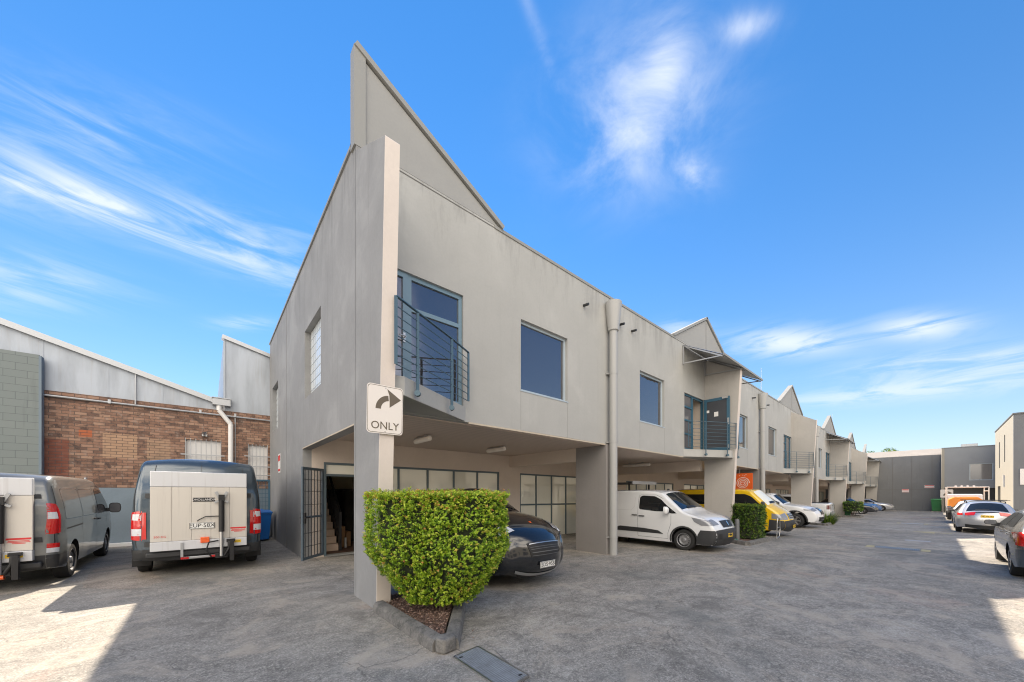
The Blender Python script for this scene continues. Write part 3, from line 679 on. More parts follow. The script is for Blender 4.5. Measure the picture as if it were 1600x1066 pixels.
# wall signs on the end wall and beyond
def wsign(name, lb, x, y, z, w, h, ax, mats, draw=None, cat='sign'):
    t = thing(name, lb, cat, (x, y, z))
    m = MB()
    if ax == 'x': m.box(-.006, 0, -w/2, w/2, -h/2, h/2, 0)
    else: m.box(-w/2, w/2, -.012, 0, -h/2, h/2, 0)
    m.build('sign_plate', mats[0], t)
    if draw: draw(t)
    return t
def red_sign(t, x_dir, W, H, txt, red_part=.35, up=.0):
    m = MB(); y = Vector(x_dir); nrm = y.cross(Vector((0, 0, 1)))
    a = y*(W*.46); o = nrm*.009
    for z0, z1 in ((H*.12, H*.42), (-H*.42, -H*.30)):
        m.add([o-a+Vector((0, 0, z0)), o+a+Vector((0, 0, z0)), o+a+Vector((0, 0, z1)), o-a+Vector((0, 0, z1))], [(0, 1, 2, 3)])
    m.build('red_band', 'sign_red', t)
t = wsign('wall_sign', 'small red and white notice on the grey end wall', 1.798, 14.0, 2.62, .45, .62, 'x', ['white_paint'])
red_sign(t, (0, -1, 0), .45, .62, 'NO PARKING')

# ---------------------------------------------------------------- left: brick workshop with sawtooth roof, block wall
bw = thing('brick_workshop', 'old brick workshop with metal sawtooth gables behind the parked vans', 'building', (-2, 16.4, 0))
wb(MB().wall('y', 16.4, 16.65, -9, 2.6, 1.8, 4.58, [(-.58, .35, 2.45, 3.47), (1.13, 1.72, 2.1, 3.42)]), 'brick_wall', 'brick', bw)
wb(MB().wall('y', 16.385, 16.65, -9, 2.6, 0, 1.8, []), 'painted_dado', 'blockwork_dado', bw)
m = MB(); za = lambda x: 4.9+(.0-x)*.318+.02
m.prism([(-9, 4.5), (.28, 4.46), (.28, za(.28)), (-9, za(-9))], 16.46, 16.6, 'y')
for x in (-8.4, -7.2, -6.0, -4.8, -3.6, -2.35, -1.15, -.05): m.box(x-.02, x+.02, 16.452, 16.46, 4.5, za(x)-.08)
wb(m, 'gable_cladding', 'metal_sheet', bw)
m = MB().bar((-9.1, 16.5, za(-9.1)+.02), (.36, 16.5, za(.36)+.02), .34, .16); wb(m, 'gable_barge', 'galv', bw)
m = MB().prism([(.46, 4.5), (2.6, 4.5), (2.6, 6.63), (.46, 7.16)], 16.44, 16.6, 'y').box(.455, .47, 16.40, 16.44, 5.0, 7.1); wb(m, 'gable_cladding', 'metal_sheet', bw)
m = MB().bar((.38, 16.5, 7.22), (2.6, 16.5, 6.67), .3, .13); wb(m, 'gable_barge', 'galv', bw)
m = MB().box(.42, .46, 16.44, 30, 4.9, 7.1).prism([(-9, za(-9)), (.4, za(.4)), (.4, za(.4)-.1), (-9, za(-9)-.1)], 16.6, 34, 'y').prism([(.46, 7.14), (4, 6.2), (4, 6.1), (.46, 7.04)], 16.6, 34, 'y'); wb(m, 'roof', 'metal_sheet', bw)
m = MB().box(.12, .62, 16.2, 16.45, 4.72, 4.95).box(.1, .64, 16.18, 16.45, 4.95, 4.99); o = wb(m, 'rain_head', 'galv', bw, bevel=.01)
m = MB().path([(.3, 16.3, 4.75), (.3, 16.3, 4.55), (.62, 16.3, 4.1), (.62, 16.3, 0)], .075, 14); wb(m, 'downpipe', 'white_paint', bw, smooth=50)
m = MB().tube((-9, 16.34, 4.47), (1.8, 16.34, 4.38), .03, 8)
for x in (-6.9, -4.6, -2.3, -.2, .75): m.box(x-.03, x+.03, 16.3, 16.4, 4.38, 4.5)
for x in (-1.9, -1.88): pass
m.tube((-1.75, 16.36, 4.45), (-1.75, 16.4, 5.4), .02, 8).tube((.75, 16.36, 4.4), (.75, 16.36, 2.0), .015, 8); wb(m, 'conduit', 'galv', bw)
def barred(x0, x1, z0, z1, nv, tabs, lb):
    f = MB().box(x0, x1, 16.5, 16.53, z0, z1); w = wb(f, 'window', 'white_paint', bw)
    g_ = MB()
    for i in range(nv+1):
        x = x0+(x1-x0)*i/nv; g_.tube((x, 16.33, z0-.05), (x, 16.33, z1+.03), .009, 6)
    for z in tabs: g_.bar((x0-.12, 16.32, z), (x1+.1, 16.32, z), .01, .035)
    wb(g_, 'window_bars', 'galv', w)
barred(-.58, .35, 2.45, 3.47, 7, (2.95,), ''); barred(1.13, 1.72, 2.1, 3.42, 5, (2.3, 2.62, 3.0), '')
m = MB().box(1.12, 1.74, 16.30, 16.33, 1.0, 2.08)
c = MB()
for i in range(7): c.box(1.14+i*.1-.006, 1.14+i*.1+.006, 16.25, 16.262, 1.0, 2.08)
for i in range(8): c.box(1.12, 1.74, 16.262, 16.27, 1.0+i*.154-.006, 1.0+i*.154+.006)
c.box(1.08, 1.12, 16.23, 16.28, .9, 2.14).box(1.74, 1.78, 16.23, 16.28, .9, 2.14).box(1.12, 1.74, 16.23, 16.28, 2.09, 2.14); wb(c, 'wire_cage', 'blue_frame_dark', bw)
m = MB().box(-.16, -.02, 16.3, 16.4, 3.6, 3.68).tube((-.09, 16.3, 3.64), (-.09, 16.18, 3.7), .02, 8).lathe([(.02, 0), (.07, .08), (.08, .1)], 12, 'z', (-.09, 16.16, 3.62)); wb(m, 'wall_lamp', 'steel', bw)
bl = thing('block_wall', 'grey green painted blockwork wall at the left edge, taller than the vans', 'wall', (-6, 16, 0))
wb(MB().box(-10, -3.60, 16.18, 16.37, 0, 5.50), 'wall_body', 'block_wall', bl)
wb(MB().box(-3.60, -3.55, 16.15, 16.37, 0, 5.47), 'corner_trim', 'blockwork_dado', bl)
tag(MB().box(-3.5, 1.7, 16.1, 16.38, 0, .1).build('concrete_upstand', 'white_paint', bevel=.01), 'low white painted kerb along the foot of the brick workshop', 'kerb')

# ---------------------------------------------------------------- far end and right side
fw = thing('end_warehouse', 'dark grey windowless warehouse closing the end of the driveway', 'building', (69.5, 2, 0))
wb(MB().box(69.2, 69.5, -1.2, 30, -1.2, 6.35), 'wall', 'dark_wall', fw)
m = MB()
for y in (3.6, 1.9, .2, 5.3): m.box(69.185, 69.2, y-.02, y+.02, -1, 6.3)
m.box(69.18, 69.2, -.75, 30, 2.02, 2.06); wb(m, 'panel_joint', 'joint', fw)
wb(MB().prism([(69.3, 6.3), (69.3, 6.4), (72, 7.35), (72, 7.1)], -.72, 30, 'y'), 'roof', 'cladding_pale', fw)
wb(MB().box(69.5, 95, -1.2, 30, -1.2, 6.3), 'body', 'dark_wall', fw)
nb = thing('office_building', 'blue grey upper storey with one wide window over an open ground floor', 'building', (66, -3, -.6))
wb(MB().wall('x', 66, 66.3, -9, -.75, 2.18, 6.85, [(-4.2, -2.55, 3.05, 4.95)]), 'upper_wall', 'shed_wall', nb)
wb(MB().box(65.97, 70, -.75, -.55, -.9, 6.85), 'side_wall', 'warm_wall', nb)
wb(MB().box(65.96, 66.25, -9, -.53, 6.85, 6.93), 'parapet_cap', 'shed_wall', nb)
f = MB().box(66.05, 66.12, -4.2, -2.55, 3.05, 3.13).box(66.05, 66.12, -4.2, -2.55, 4.87, 4.95).box(66.05, 66.12, -2.63, -2.55, 3.13, 4.87).box(66.05, 66.12, -4.2, -4.12, 3.13, 4.87)
o = wb(f, 'window', 'pale_frame', nb); wb(MB().box(66.08, 66.1, -4.12, -2.63, 3.13, 4.87), 'pane', 'glass_grey', o)
wb(MB().box(66.3, 72, -9, -.76, -.9, 2.18), 'undercroft_shade', 'black_plastic', nb)  # solid black block painted in for the shade of the open ground floor
wb(MB().box(66.3, 74, -9, -.76, 2.18, 6.8), 'body', 'shed_wall', nb)
wb(MB().box(67, 68.4, -3.2, -2.0, 6.8, 7.3), 'roof_plant', 'galv', nb, bevel=.03)
cb_ = thing('side_building', 'tall cream sided building with two slot windows at the right edge', 'building', (57, -6, -.5))
wb(MB().wall('y', -4.4, -4.2, 50.7, 64.2, -.9, 8.1, [(60.0, 60.8, 4.1, 6.7), (55.9, 56.6, 4.5, 7.0), (59.5, 61.8, -.9, 2.3)]), 'cream_wall', 'warm_wall', cb_)
wb(MB().box(60.0, 60.8, -4.38, -4.3, 4.1, 6.7).box(55.9, 56.6, -4.38, -4.3, 4.5, 7.0), 'louvre_window', 'glass_grey', cb_)
wb(MB().box(50.5, 50.7, -14, -4.2, -.9, 8.1), 'front_wall', 'dark_wall', cb_)
wb(MB().box(50.4, 64.3, -14, -4.15, 8.1, 8.2), 'parapet_cap', 'dark_wall', cb_)
wb(MB().box(50.7, 64.2, -14, -4.42, -.9, 8.0), 'body', 'joint', cb_)
wb(MB().box(56.1, 56.25, -4.2, -4.1, 2.2, 3.3), 'wall_lamp', 'white_paint', cb_)
t = thing('shop_sign', 'white rectangular sign with black capital letters at the right edge', 'sign', (50.48, -5.4, 2.95))
MB().box(-.04, 0, -2.6, .9, -.65, .65).build('sign_plate', 'sign_white', t, bevel=.01)
MB().text('ALL IN', .62, face_mat((-.045, -.55, -.25), (0, -1, 0))).build('lettering', 'black', t)
t = wsign('wall_sign', 'left and lower of two small red and white notices on the end warehouse', 69.17, 2.45, 1.9, .62, .42, 'x', ['white_paint']); red_sign(t, (0, -1, 0), .62, .42, 'NO PARKING')
t = wsign('wall_sign', 'right and higher of two small red and white notices on the end warehouse', 69.17, .42, 2.42, .8, .36, 'x', ['white_paint']); red_sign(t, (0, -1, 0), .8, .36, 'NO PARKING')

def arrow_sign(name, lb, loc, rz, w, h, word):
    t = thing(name, lb, 'traffic sign', loc, rz)   # faces local -y
    m = MB(); r = .045*w/.48; pts = []
    for cx, cz, a0 in ((w/2-r, h/2-r, 0), (-w/2+r, h/2-r, 90), (-w/2+r, -h/2+r, 180), (w/2-r, -h/2+r, 270)):
        for k in range(5): a = R(a0+k*22.5); pts.append((cx+r*math.cos(a), cz+r*math.sin(a)))
    m.prism(pts, 0, .004, 'y'); m.build('sign_plate', 'sign_white', t)
    k_ = .965; m = MB(); q = [(x*k_, z*k_) for x, z in pts]; q2 = [(x*(k_-.018), z*(k_-.018)) for x, z in pts]; n = len(q)
    m.add([(x, -.0012, z) for x, z in q]+[(x, -.0012, z) for x, z in q2], [(i, (i+1) % n, n+(i+1) % n, n+i) for i in range(n)]); m.build('border_line', 'sign_brown', t, recalc=False)
    s = w/.48; m = MB(); cx, cz = .055*s, -.06*s+.0; ro, ri = .185*s, .115*s; zc = .005*s if word else -.12*s
    arc = []
    for k in range(13): a = R(180-k*7.0); arc.append((cx+ro*math.cos(a), zc+ro*math.sin(a)))
    arc2 = []
    for k in range(13): a = R(180-k*7.0); arc2.append((cx+ri*math.cos(a), zc+ri*math.sin(a)))
    vs = [(x, -.002, z) for x, z in arc+arc2]; m.add(vs, [(i, i+1, 14+i, 13+i) for i in range(12)])
    m.add([(cx-.035*s, -.002, zc+.27*s), (cx+.155*s, -.002, zc+.15*s), (cx-.0*s, -.002, zc+.03*s), (cx+.0*s, -.002, zc+.1*s), (cx-.005*s, -.002, zc+.19*s)], [(0, 1, 4), (4, 1, 3), (3, 1, 2)])
    m.build('arrow', 'sign_brown', t, recalc=False)
    if word:
        m = MB().text(word, .14*s, face_mat((0, -.002, -.215*s), (1, 0, 0))); m.build('lettering', 'sign_brown', t)
    m = MB()
    for z in (h/2-.035, -h/2+.03): m.tube((0, -.004, z), (0, .01, z), .008, 8)
    m.build('bolt', 'steel', t); return t
arrow_sign('turn_sign', 'white sign with brown curved arrow and the word ONLY', (1.86, 4.885, 2.79), R(0), .5, .66, 'ONLY').rotation_euler = (R(2.5), 0, 0)
pt = arrow_sign('turn_sign', 'small distant white sign with a dark right turn arrow on a pale post', (64.6, -.9, 1.55), R(-90), .95, .95, None)
tag(MB().box(64.62, 64.8, -1.0, -.8, -.7, 1.2).build('sign_post', 'warm_wall', bevel=.01), 'pale post carrying the distant arrow sign', 'post')

# opposite row, across the driveway (lit by the sun, mirrored in the shop windows)
ob = thing('opposite_building', 'long pale building across the driveway', 'building', (20, -13, 0))
oh = []
for i in range(9): oh += [(-14+i*6.6, -11.4+i*6.6, 3.9, 5.5), (-14.6+i*6.6, -10.6+i*6.6, -.9, 2.7)]
wb(MB().wall('y', -13.3, -13, -18, 46, -.9, 7.2, oh), 'wall', 'warm_wall', ob)
wb(MB().box(-18, 46, -13.5, -13.32, -.9, 7.1), 'glazing', 'glass_grey', ob); wb(MB().box(-18, 46, -24, -13.4, 7.1, 7.25), 'roof', 'metal_sheet', ob)

# ---------------------------------------------------------------- tree far behind
def leaves(mb_tone, c, nrm, size, tone, mb):
    n = Vector(nrm).normalized(); a = n.orthogonal().normalized(); a.rotate(Matrix.Rotation(random.uniform(0, 6.28), 3, n)); b_ = n.cross(a)
    w = size*random.uniform(.42, .55); l = size*random.uniform(.8, 1.2); c = Vector(c)
    o = len(mb.v); mb.v += [tuple(c-a*l*.5), tuple(c+b_*w*.5+n*size*.12), tuple(c+a*l*.5), tuple(c-b_*w*.5+n*size*.12)]
    mb.f += [(o, o+1, o+2), (o, o+2, o+3)]; mb.m += [0, 0]; mb_tone += [tone, tone]
def tree(loc, h, r, lb, n=5000, ls=.28):
    t = thing('tree', lb, 'tree', loc, 0, 'trees beyond the buildings'); m = MB()
    m.tube((0, 0, 0), (.1, 0, h*.45), .22, 10, .14); ends = []
    for i in range(9):
        a = random.uniform(0, 6.28); e = Vector((math.cos(a)*r*random.uniform(.3, .8), math.sin(a)*r*random.uniform(.3, .8), h*random.uniform(.65, .95)))
        m.tube((.1, 0, h*random.uniform(.3, .45)), e, .09, 6, .03); ends.append(e)
    m.build('trunk', 'bark', t); mb = MB(); tn = []
    for i in range(n):
        e = random.choice(ends); d = Vector([random.gauss(0, 1) for _ in range(3)]).normalized(); p = e+Vector((d.x*r*.42, d.y*r*.42, d.z*h*.13))*random.uniform(.5, 1)**.5
        leaves(tn, p, d+Vector([random.gauss(0, .5) for _ in range(3)]), ls, random.random(), mb)
    o = mb.build('crown', 'leaf_dark', t, recalc=False); at = o.data.attributes.new('tone', 'FLOAT', 'FACE'); at.data.foreach_set('value', tn)
tree((88, 12.5, -.7), 9.4, 3.6, 'left one of two dark tree tops above the end warehouse roof'); tree((92, 6.5, -.7), 9.6, 3.0, 'right one of two dark tree tops above the end warehouse roof', 3500)

# ---------------------------------------------------------------- planted islands and hedges
def kerb_path(parent, pts, name='kerb'):
    m = MB(); w = .13
    for i, (a, b_) in enumerate(zip(pts, pts[1:])):
        a3 = Vector((a[0], a[1], gz(a[0]))); b3 = Vector((b_[0], b_[1], gz(b_[0]))); d = (b3-a3).normalized(); q = Vector((-d.y, d.x, 0))
        prof = [(-w/2-.03, -.05), (-w/2-.022, .085), (-w/2-.004, .118), (-w/2+.03, .132), (w/2-.02, .135), (w/2, .115), (w/2, -.05)]
        k = len(prof); vs = []; nseg = 5
        for s_ in range(nseg+1):
            c = a3.lerp(b3, s_/nseg)
            for (u, z) in prof: vs.append(tuple(c+q*(u+random.uniform(-.002, .002))+Vector((0, 0, z+random.uniform(-.002, .002)*(z > 0)))))
        fs = [(s_*k+j, s_*k+j+1, (s_+1)*k+j+1, (s_+1)*k+j) for s_ in range(nseg) for j in range(k-1)]+[tuple(range(k))[::-1], tuple(nseg*k+j for j in range(k))]
        mm = MB().add(vs, fs); wb(mm, name, 'concrete_kerb', parent, smooth=25)
def hedge(name, lb, loc, poly_fn, h0, h1, n, ls, mat, stem=True, group=None, topflat=True):
    """poly_fn(ang, t) -> plan radius at height fraction t; leaves spread over the shell and a little inside"""
    t = thing(name, lb, 'hedge', loc, 0, group); mb = MB(); tn = []; core = MB()
    def pt(a, f, k=1.): 
        r = poly_fn(a, f)*k; return Vector((r*math.cos(a), r*math.sin(a), h0+(h1-h0)*f))
    K = 28; Lr = 9
    vs = [tuple(pt(2*math.pi*i/K, j/Lr*.97, .84)) for j in range(Lr+1) for i in range(K)]
    fs = [(j*K+i, j*K+(i+1) % K, (j+1)*K+(i+1) % K, (j+1)*K+i) for j in range(Lr) for i in range(K)]+[tuple(range(K))[::-1], tuple(Lr*K+i for i in range(K))]
    core.add(vs, fs).build('dark_core', 'hedge_core', t)  # solid dark core mesh filling the hedge behind its leaves
    ncl = [(random.uniform(0, 6.28), random.uniform(.05, .95), random.uniform(.03, .10)) for _ in range(34)]
    lump = [(random.uniform(0, 6.28), random.uniform(0, 1), random.uniform(-.05, .06)) for _ in range(30)]
    def near(a, f, A, F, w): return math.exp(-(((a-A+math.pi) % (2*math.pi)-math.pi)**2*1.6+((f-F)*1.7)**2)/w)
    per = 7
    for i in range(n//per):
        a = random.uniform(0, 2*math.pi)
        if random.random() < .25:
            k = math.sqrt(random.random()); p = pt(a, 1, k); nr = Vector((math.cos(a)*.35*k, math.sin(a)*.35*k, 1)); p.z += random.gauss(-.035, .022)+.02*math.sin(p.x*11)*math.cos(p.y*9); top = 1
        else:
            f = random.random()**.9; p = pt(a, f, 1); nr = Vector((math.cos(a), math.sin(a), .25)); top = max(0, (f-.85)/.15)
            p -= nr.normalized()*(abs(random.gauss(0, .03))+sum(dd*near(a, f, A, F, .02) for A, F, dd in ncl)-sum(dd*near(a, f, A, F, .12) for A, F, dd in lump))
            if f < .25: p -= nr.normalized()*random.uniform(0, .12)
        nr = (nr.normalized()+Vector([random.gauss(0, .45) for _ in range(3)])+Vector((0, 0, .25))).normalized()
        ln = ls*random.uniform(1.2, 2.4)*(1.5 if random.random() < .06 else 1); base = min(.92, max(.02, random.gauss(.40+.2*top, .2))); red = (random.random() < (.10 if top else .025))
        sd = nr.orthogonal().normalized()
        for q in range(per):
            u = (q+.5)/per; sdr = sd.copy(); sdr.rotate(Matrix.Rotation(q*2.4+random.random(), 3, nr))
            c_ = p+nr*(ln*(u-.45))+sdr*ls*.38*(1.1-u*.6); fn = (nr*random.uniform(.3, 1.1)-sdr*.55+Vector((0, 0, .45))+Vector([random.gauss(0, .3) for _ in range(3)]))
            leaves(tn, c_, fn, ls*random.uniform(.8, 1.15), 1.0 if red and u > .6 else min(.95, max(0, base+(u-.5)*.35+random.gauss(0, .09))), mb)
    o = mb.build('foliage', mat, t, recalc=False); at = o.data.attributes.new('tone', 'FLOAT', 'FACE'); at.data.foreach_set('value', tn)
    if stem:
        s = MB()
        for i in range(9):
            a = random.uniform(0, 6.28); s.tube((math.cos(a)*.08, math.sin(a)*.08, 0), (math.cos(a)*.3, math.sin(a)*.3, h0+.35), .018, 6, .01)
        s.build('stem', 'bark', t)
    return t
isl = thing('planter_island', 'triangular kerbed planting bed with bark mulch at the near corner', 'planter', (2.2, 4.4, 0))
kerb_path(isl, [(1.84, 5.05), (1.86, 3.36)]); kerb_path(isl, [(1.95, 3.30), (3.62, 5.6)])
wb(MB().prism([(1.83, 3.22), (1.98, 3.24), (2.02, 3.36), (1.86, 3.42), (1.78, 3.32)], 0, .15), 'kerb', 'concrete_kerb', isl, bevel=.02)
m = MB(); vs = []; K = 14
tri = [Vector((1.9, 3.4, 0)), Vector((1.9, 5.4, 0)), Vector((3.55, 5.6, 0))]
for i in range(K+1):
    for j in range(K+1-i):
        p = tri[0]+(tri[1]-tri[0])*i/K+(tri[2]-tri[0])*j/K; vs.append((p.x, p.y, .07+random.uniform(-.012, .02)))
idx = {}; c = 0
for i in range(K+1):
    for j in range(K+1-i): idx[i, j] = c; c += 1
fs = [(idx[i, j], idx[i+1, j], idx[i, j+1]) for i in range(K) for j in range(K-i)]+[(idx[i+1, j], idx[i+1, j+1], idx[i, j+1]) for i in range(K) for j in range(K-i-1)]
tag(wb(m.add(vs, fs), 'mulch', 'mulch', None, smooth=180), 'bark mulch filling the near planting bed', 'mulch', kind='stuff')
mc = MB(); tn = []
for i in range(2600):
    u, v = random.random(), random.random()
    if u+v > 1: u, v = 1-u, 1-v
    p = tri[0]+(tri[1]-tri[0])*u+(tri[2]-tri[0])*v
    if random.random() < .06: p += Vector((random.uniform(0, .35), -random.uniform(0, .3), 0)); p.z = -.06
    leaves(tn, (p.x, p.y, .085+p.z+random.uniform(0, .015)), (random.gauss(0, .3), random.gauss(0, .3), 1), random.uniform(.02, .045), random.random(), mc)
P('chips_a', (.20, .12, .09), .9); P('chips_b', (.33, .23, .18), .9)
mc.m = [int(t_ > .6) for t_ in tn]
tag(mc.build('bark_chips', ['chips_a', 'chips_b'], recalc=False), 'loose bark chips and dry leaves on the near planting bed', 'bark chips', kind='stuff')
def plan_tri(a, f):
    # rounded triangle seen from above, wide on top, drawn in to a narrow foot
    d = R(40); base = .82+.10*math.cos(2*(a-R(-40)))+.05*math.cos(3*(a-d))
    taper = .44+.56*min(1, (f/.48))**.8 if f < .48 else 1-.02*(f-.48)
    bumpy = .022*math.sin(5*a+7*f)+.018*math.sin(11*a-9*f)
    return base*taper+bumpy
hedge('hedge', 'large bright green clipped hedge, narrow at the foot, in the near corner bed', (2.42, 4.32, 0), plan_tri, .22, 1.65, 60000, .035, 'leaf_bright', group=None)
def plan_box(hx, hy, rr=.12):
    def fn(a, f):
        c, s_ = abs(math.cos(a)), abs(math.sin(a)); n_ = 7
        return ((c/hx)**n_+(s_/hy)**n_)**(-1/n_)*(1-.04*f)+.015*math.sin(9*a+8*f)
    return fn
i2 = thing('planter_island', 'kerbed bed with the box shaped hedge and leaning bollard at the second fin wall', 'planter', (15.3, 4.5, gz(15.3)))
kerb_path(i2, [(14.55, 5.0), (14.0, 4.12), (16.1, 4.08), (16.3, 4.9)])
tag(MB().prism([(14.55, 5.0), (14.05, 4.15), (16.05, 4.12), (16.25, 4.95)], gz(15)-.05, gz(15)+.07).build('soil', 'mulch'), 'soil of the bed at the second fin wall', 'soil', kind='stuff')
hedge('hedge', 'box shaped dark green hedge beside the leaning grey bollard and yellow van', (15.75, 4.62, gz(15.7)), plan_box(.50, .52), .12, 1.33, 11000, .06, 'leaf_dark', stem=False)
i3 = thing('planter_island', 'low kerbed bed with spiky grass in front of the white pickup', 'planter', (28.9, 4.4, gz(28.9)))
kerb_path(i3, [(28.0, 5.0), (27.5, 4.1), (29.6, 4.1), (29.8, 4.9)])
m = MB(); tn = []
for i in range(900):
    a = random.uniform(0, 6.28); r_ = random.uniform(0, .35); l = random.uniform(.35, 1.0); b0 = Vector((math.cos(a)*r_, math.sin(a)*r_, .02)); ti = b0+Vector((math.cos(a)*l*.5+random.gauss(0, .1), math.sin(a)*l*.5+random.gauss(0, .1), l*random.uniform(.5, 1)))
    q = Vector((-math.sin(a), math.cos(a), 0))*.012; o = len(m.v); m.v += [tuple(b0-q), tuple(b0+q), tuple(ti)]; m.f.append((o, o+1, o+2)); m.m.append(0); tn.append(random.random())
o = m.build('tuft_plant', 'leaf_dark', recalc=False); at = o.data.attributes.new('tone', 'FLOAT', 'FACE'); at.data.foreach_set('value', tn); o.location = (28.9, 4.25, gz(28.9))
tag(o, 'spiky green tuft of grass in the bed before the white pickup tray', 'plant')
i4 = thing('planter_island', 'far kerbed bed with the small hedge beside the green bin', 'planter', (42.1, 4.4, gz(42)))
kerb_path(i4, [(41.0, 5.0), (40.7, 4.0), (42.8, 4.0), (43.1, 4.9)])
hedge('hedge', 'small distant hedge with bare stems below, beside the green bin', (41.7, 4.45, gz(42)), plan_box(.95, .55), .5, 1.25, 2500, .1, 'leaf_dark')
tag(MB().lathe([(.001, 0), (.075, 0), (.075, .74), (.06, .78), (.001, .79)], 18, 'z').lathe([(.078, .55), (.078, .62)], 18, 'z').build('bollard', 'bollard_grey', smooth=40), 'grey round bollard leaning in front of the box shaped hedge', 'bollard')
o = bpy.data.objects['bollard']; o.location = (14.95, 4.72, gz(15)+.05); o.rotation_euler = (R(-3), R(7), 0)
m = MB()
for k in range(5):
    r_ = .16-.012*k; pts = [(r_*math.cos(q*.5236), .05*k*.4, .24+r_*1.2*math.sin(q*.5236)) for q in range(13)]; m.path(pts, .016, 6)
m.tube((.1, 0, .1), (.35, -.1, .02), .012, 6)
o = m.build('garden_hose', 'hose_green', smooth=60); o.location = (14.5, 4.78, gz(14.5)+.05); tag(o, 'coiled green garden hose behind the white van nose', 'hose')
# hoop frame
m = MB(); m.path([(0, 0, 0), (.05, 0, .62), (.12, 0, .78), (.32, 0, .80), (.42, 0, .7), (.46, 0, .35), (.36, 0, .06), (0, 0, 0)], .015, 8).path([(.03, 0, .42), (.45, 0, .42)], .012, 8)
o = m.build('hoop_frame', 'steel', smooth=50); o.location = (17.0, 4.0, gz(17)+.03); tag(o, 'chrome tubular hoop frame standing between the hedge and yellow van', 'frame')

# ---------------------------------------------------------------- driveway details
t = thing('access_cover', 'rectangular grey checker plate cover in the pavement at the bottom', 'cover', (2.03, 2.6, 0))
cp = [(1.88, 3.12), (2.20, 3.16), (2.20, 2.36), (1.88, 2.32)]
wb(MB().prism(cp, .001, .006), 'cover_plate', 'checker_plate', t)
for hx, hy in ((1.93, 3.06), (2.15, 2.42)): wb(MB().box(hx-.02, hx+.02, hy-.012, hy+.012, .006, .0068), 'lifting_hole', 'black', t)
fr_ = MB()
for a, b_ in zip(cp, cp[1:]+cp[:1]): fr_.bar((*a, .004), (*b_, .004), .018, .012)
wb(fr_, 'cover_frame', 'steel', t)
t = thing('drain_grate', 'long steel drain grate across the driveway with yellow ends', 'drain', (17.2, .8, gz(17.2)))
m = MB().box(-.28, .28, -.5, .5, .001, .004, 1)
for i in range(26): m.box(-.25, .25, -.49+i*.038, -.475+i*.038, .004, .012, 0)
m.build('grate', ['galv', 'black'], t); MB().box(-.3, .3, .52, .72, .003, .006).build('yellow_end', 'marking_yellow', t); MB().box(-.3, .3, -.72, -.52, .003, .006).build('yellow_end', 'marking_yellow', t)
mk = MB()
def mark(x0, x1, y0, y1, m_=0): mk.add([(x0, y0, gz(x0)+.005), (x1, y0, gz(x1)+.005), (x1, y1, gz(x1)+.005), (x0, y1, gz(x0)+.005)], [(0, 1, 2, 3)], m_)
mark(20.6, 21.1, .1, .75); mark(34, 34.8, .45, 1.4); mark(33.9, 34.9, 1.42, 1.6, 1); mark(33.9, 34.9, .25, .43, 1); mark(46, 46.5, .3, 1.5)
mark(26.2, 26.5, -.55, .0, 1); mk.add([(25.6, .0, gz(25.6)+.006), (27.1, .0, gz(27.1)+.006), (26.35, .75, gz(26.3)+.006)], [(0, 1, 2)], 1)
tag(mk.build('road_markings', ['marking_white', 'marking_yellow'], recalc=False), kind='structure')

# orange sign by the second pier
t = thing('hanging_sign', 'square orange sign with white spiral rings above the yellow van', 'sign', (20.0, 6.12, 2.12))
MB().box(-.02, .02, -.46, .42, -.45, .48).build('sign_plate', 'sign_orange', t)
MB().box(-.015, .015, .33, .36, .48, .85).build('hanger', 'steel', t); MB().box(-.015, .015, .1, .13, .48, .85).build('hanger', 'steel', t)
m = MB(); K = 90
for w_ in range(1):
    pts = [(-.026, -.04+(.04+.25*q/K)*math.cos(q*3.5*2*math.pi/K), .0+(.04+.25*q/K)*math.sin(q*3.5*2*math.pi/K)) for q in range(K+1)]; m.path(pts, .016, 4)
m.build('emblem', 'white_paint', t)
for i in range(11): y, z = random.uniform(-.4, .36), random.choice((-1, 1))*random.uniform(.33, .42); MB().box(-.025, -.02, y, y+.035, z, z+.03).build('fleck', 'white_paint', t)

# bins
def bin_(lb, loc, mat, rz, s=1):
    t = thing('wheelie_bin', lb, 'bin', loc, rz); w, d, h = .29*s, .36*s, .95*s
    vs = [(-w*.8, -d*.75, .06), (w*.8, -d*.75, .06), (w*.8, d*.7, .06), (-w*.8, d*.7, .06), (-w, -d, h), (w, -d, h), (w, d, h), (-w, d, h)]
    MB().add(vs, [(0, 3, 2, 1), (4, 5, 6, 7), (0, 1, 5, 4), (1, 2, 6, 5), (2, 3, 7, 6), (3, 0, 4, 7)]).box(-w-.015, w+.015, -d-.015, d+.015, h-.05, h).build('bin_body', mat, t, bevel=.012)
    MB().prism([(-d-.03, h+.004), (-d-.03, h+.04), (0, h+.11), (d+.02, h+.07), (d+.05, h+.004)], -w-.025, w+.025, 'x').build('lid', mat, t, bevel=.012)
    m = MB()
    MB().tube((-w, d+.05, h-.02), (w, d+.05, h-.02), .018, 8).build('handle', mat, t)
    for x in (-w, w): MB().tube((x-.03, d*.7, .1), (x+.03, d*.7, .1), .1, 16).build('wheel', 'black_plastic', t)
bin_('blue wheelie bin between the dark van and the grey end wall', (1.33, 15.0, 0), 'bin_blue', R(8)); bin_('second blue wheelie bin, half hidden behind the nearer one', (1.22, 15.85, 0), 'bin_blue', R(4))
bin_('green wheelie bin behind the small far hedge', (42.6, 5.1, gz(42)), 'bin_green', R(10), 1.3); bin_('green bin against the end of the driveway, by the cream column', (67.4, -.15, gz(67)), 'bin_green', R(90), 1.5)

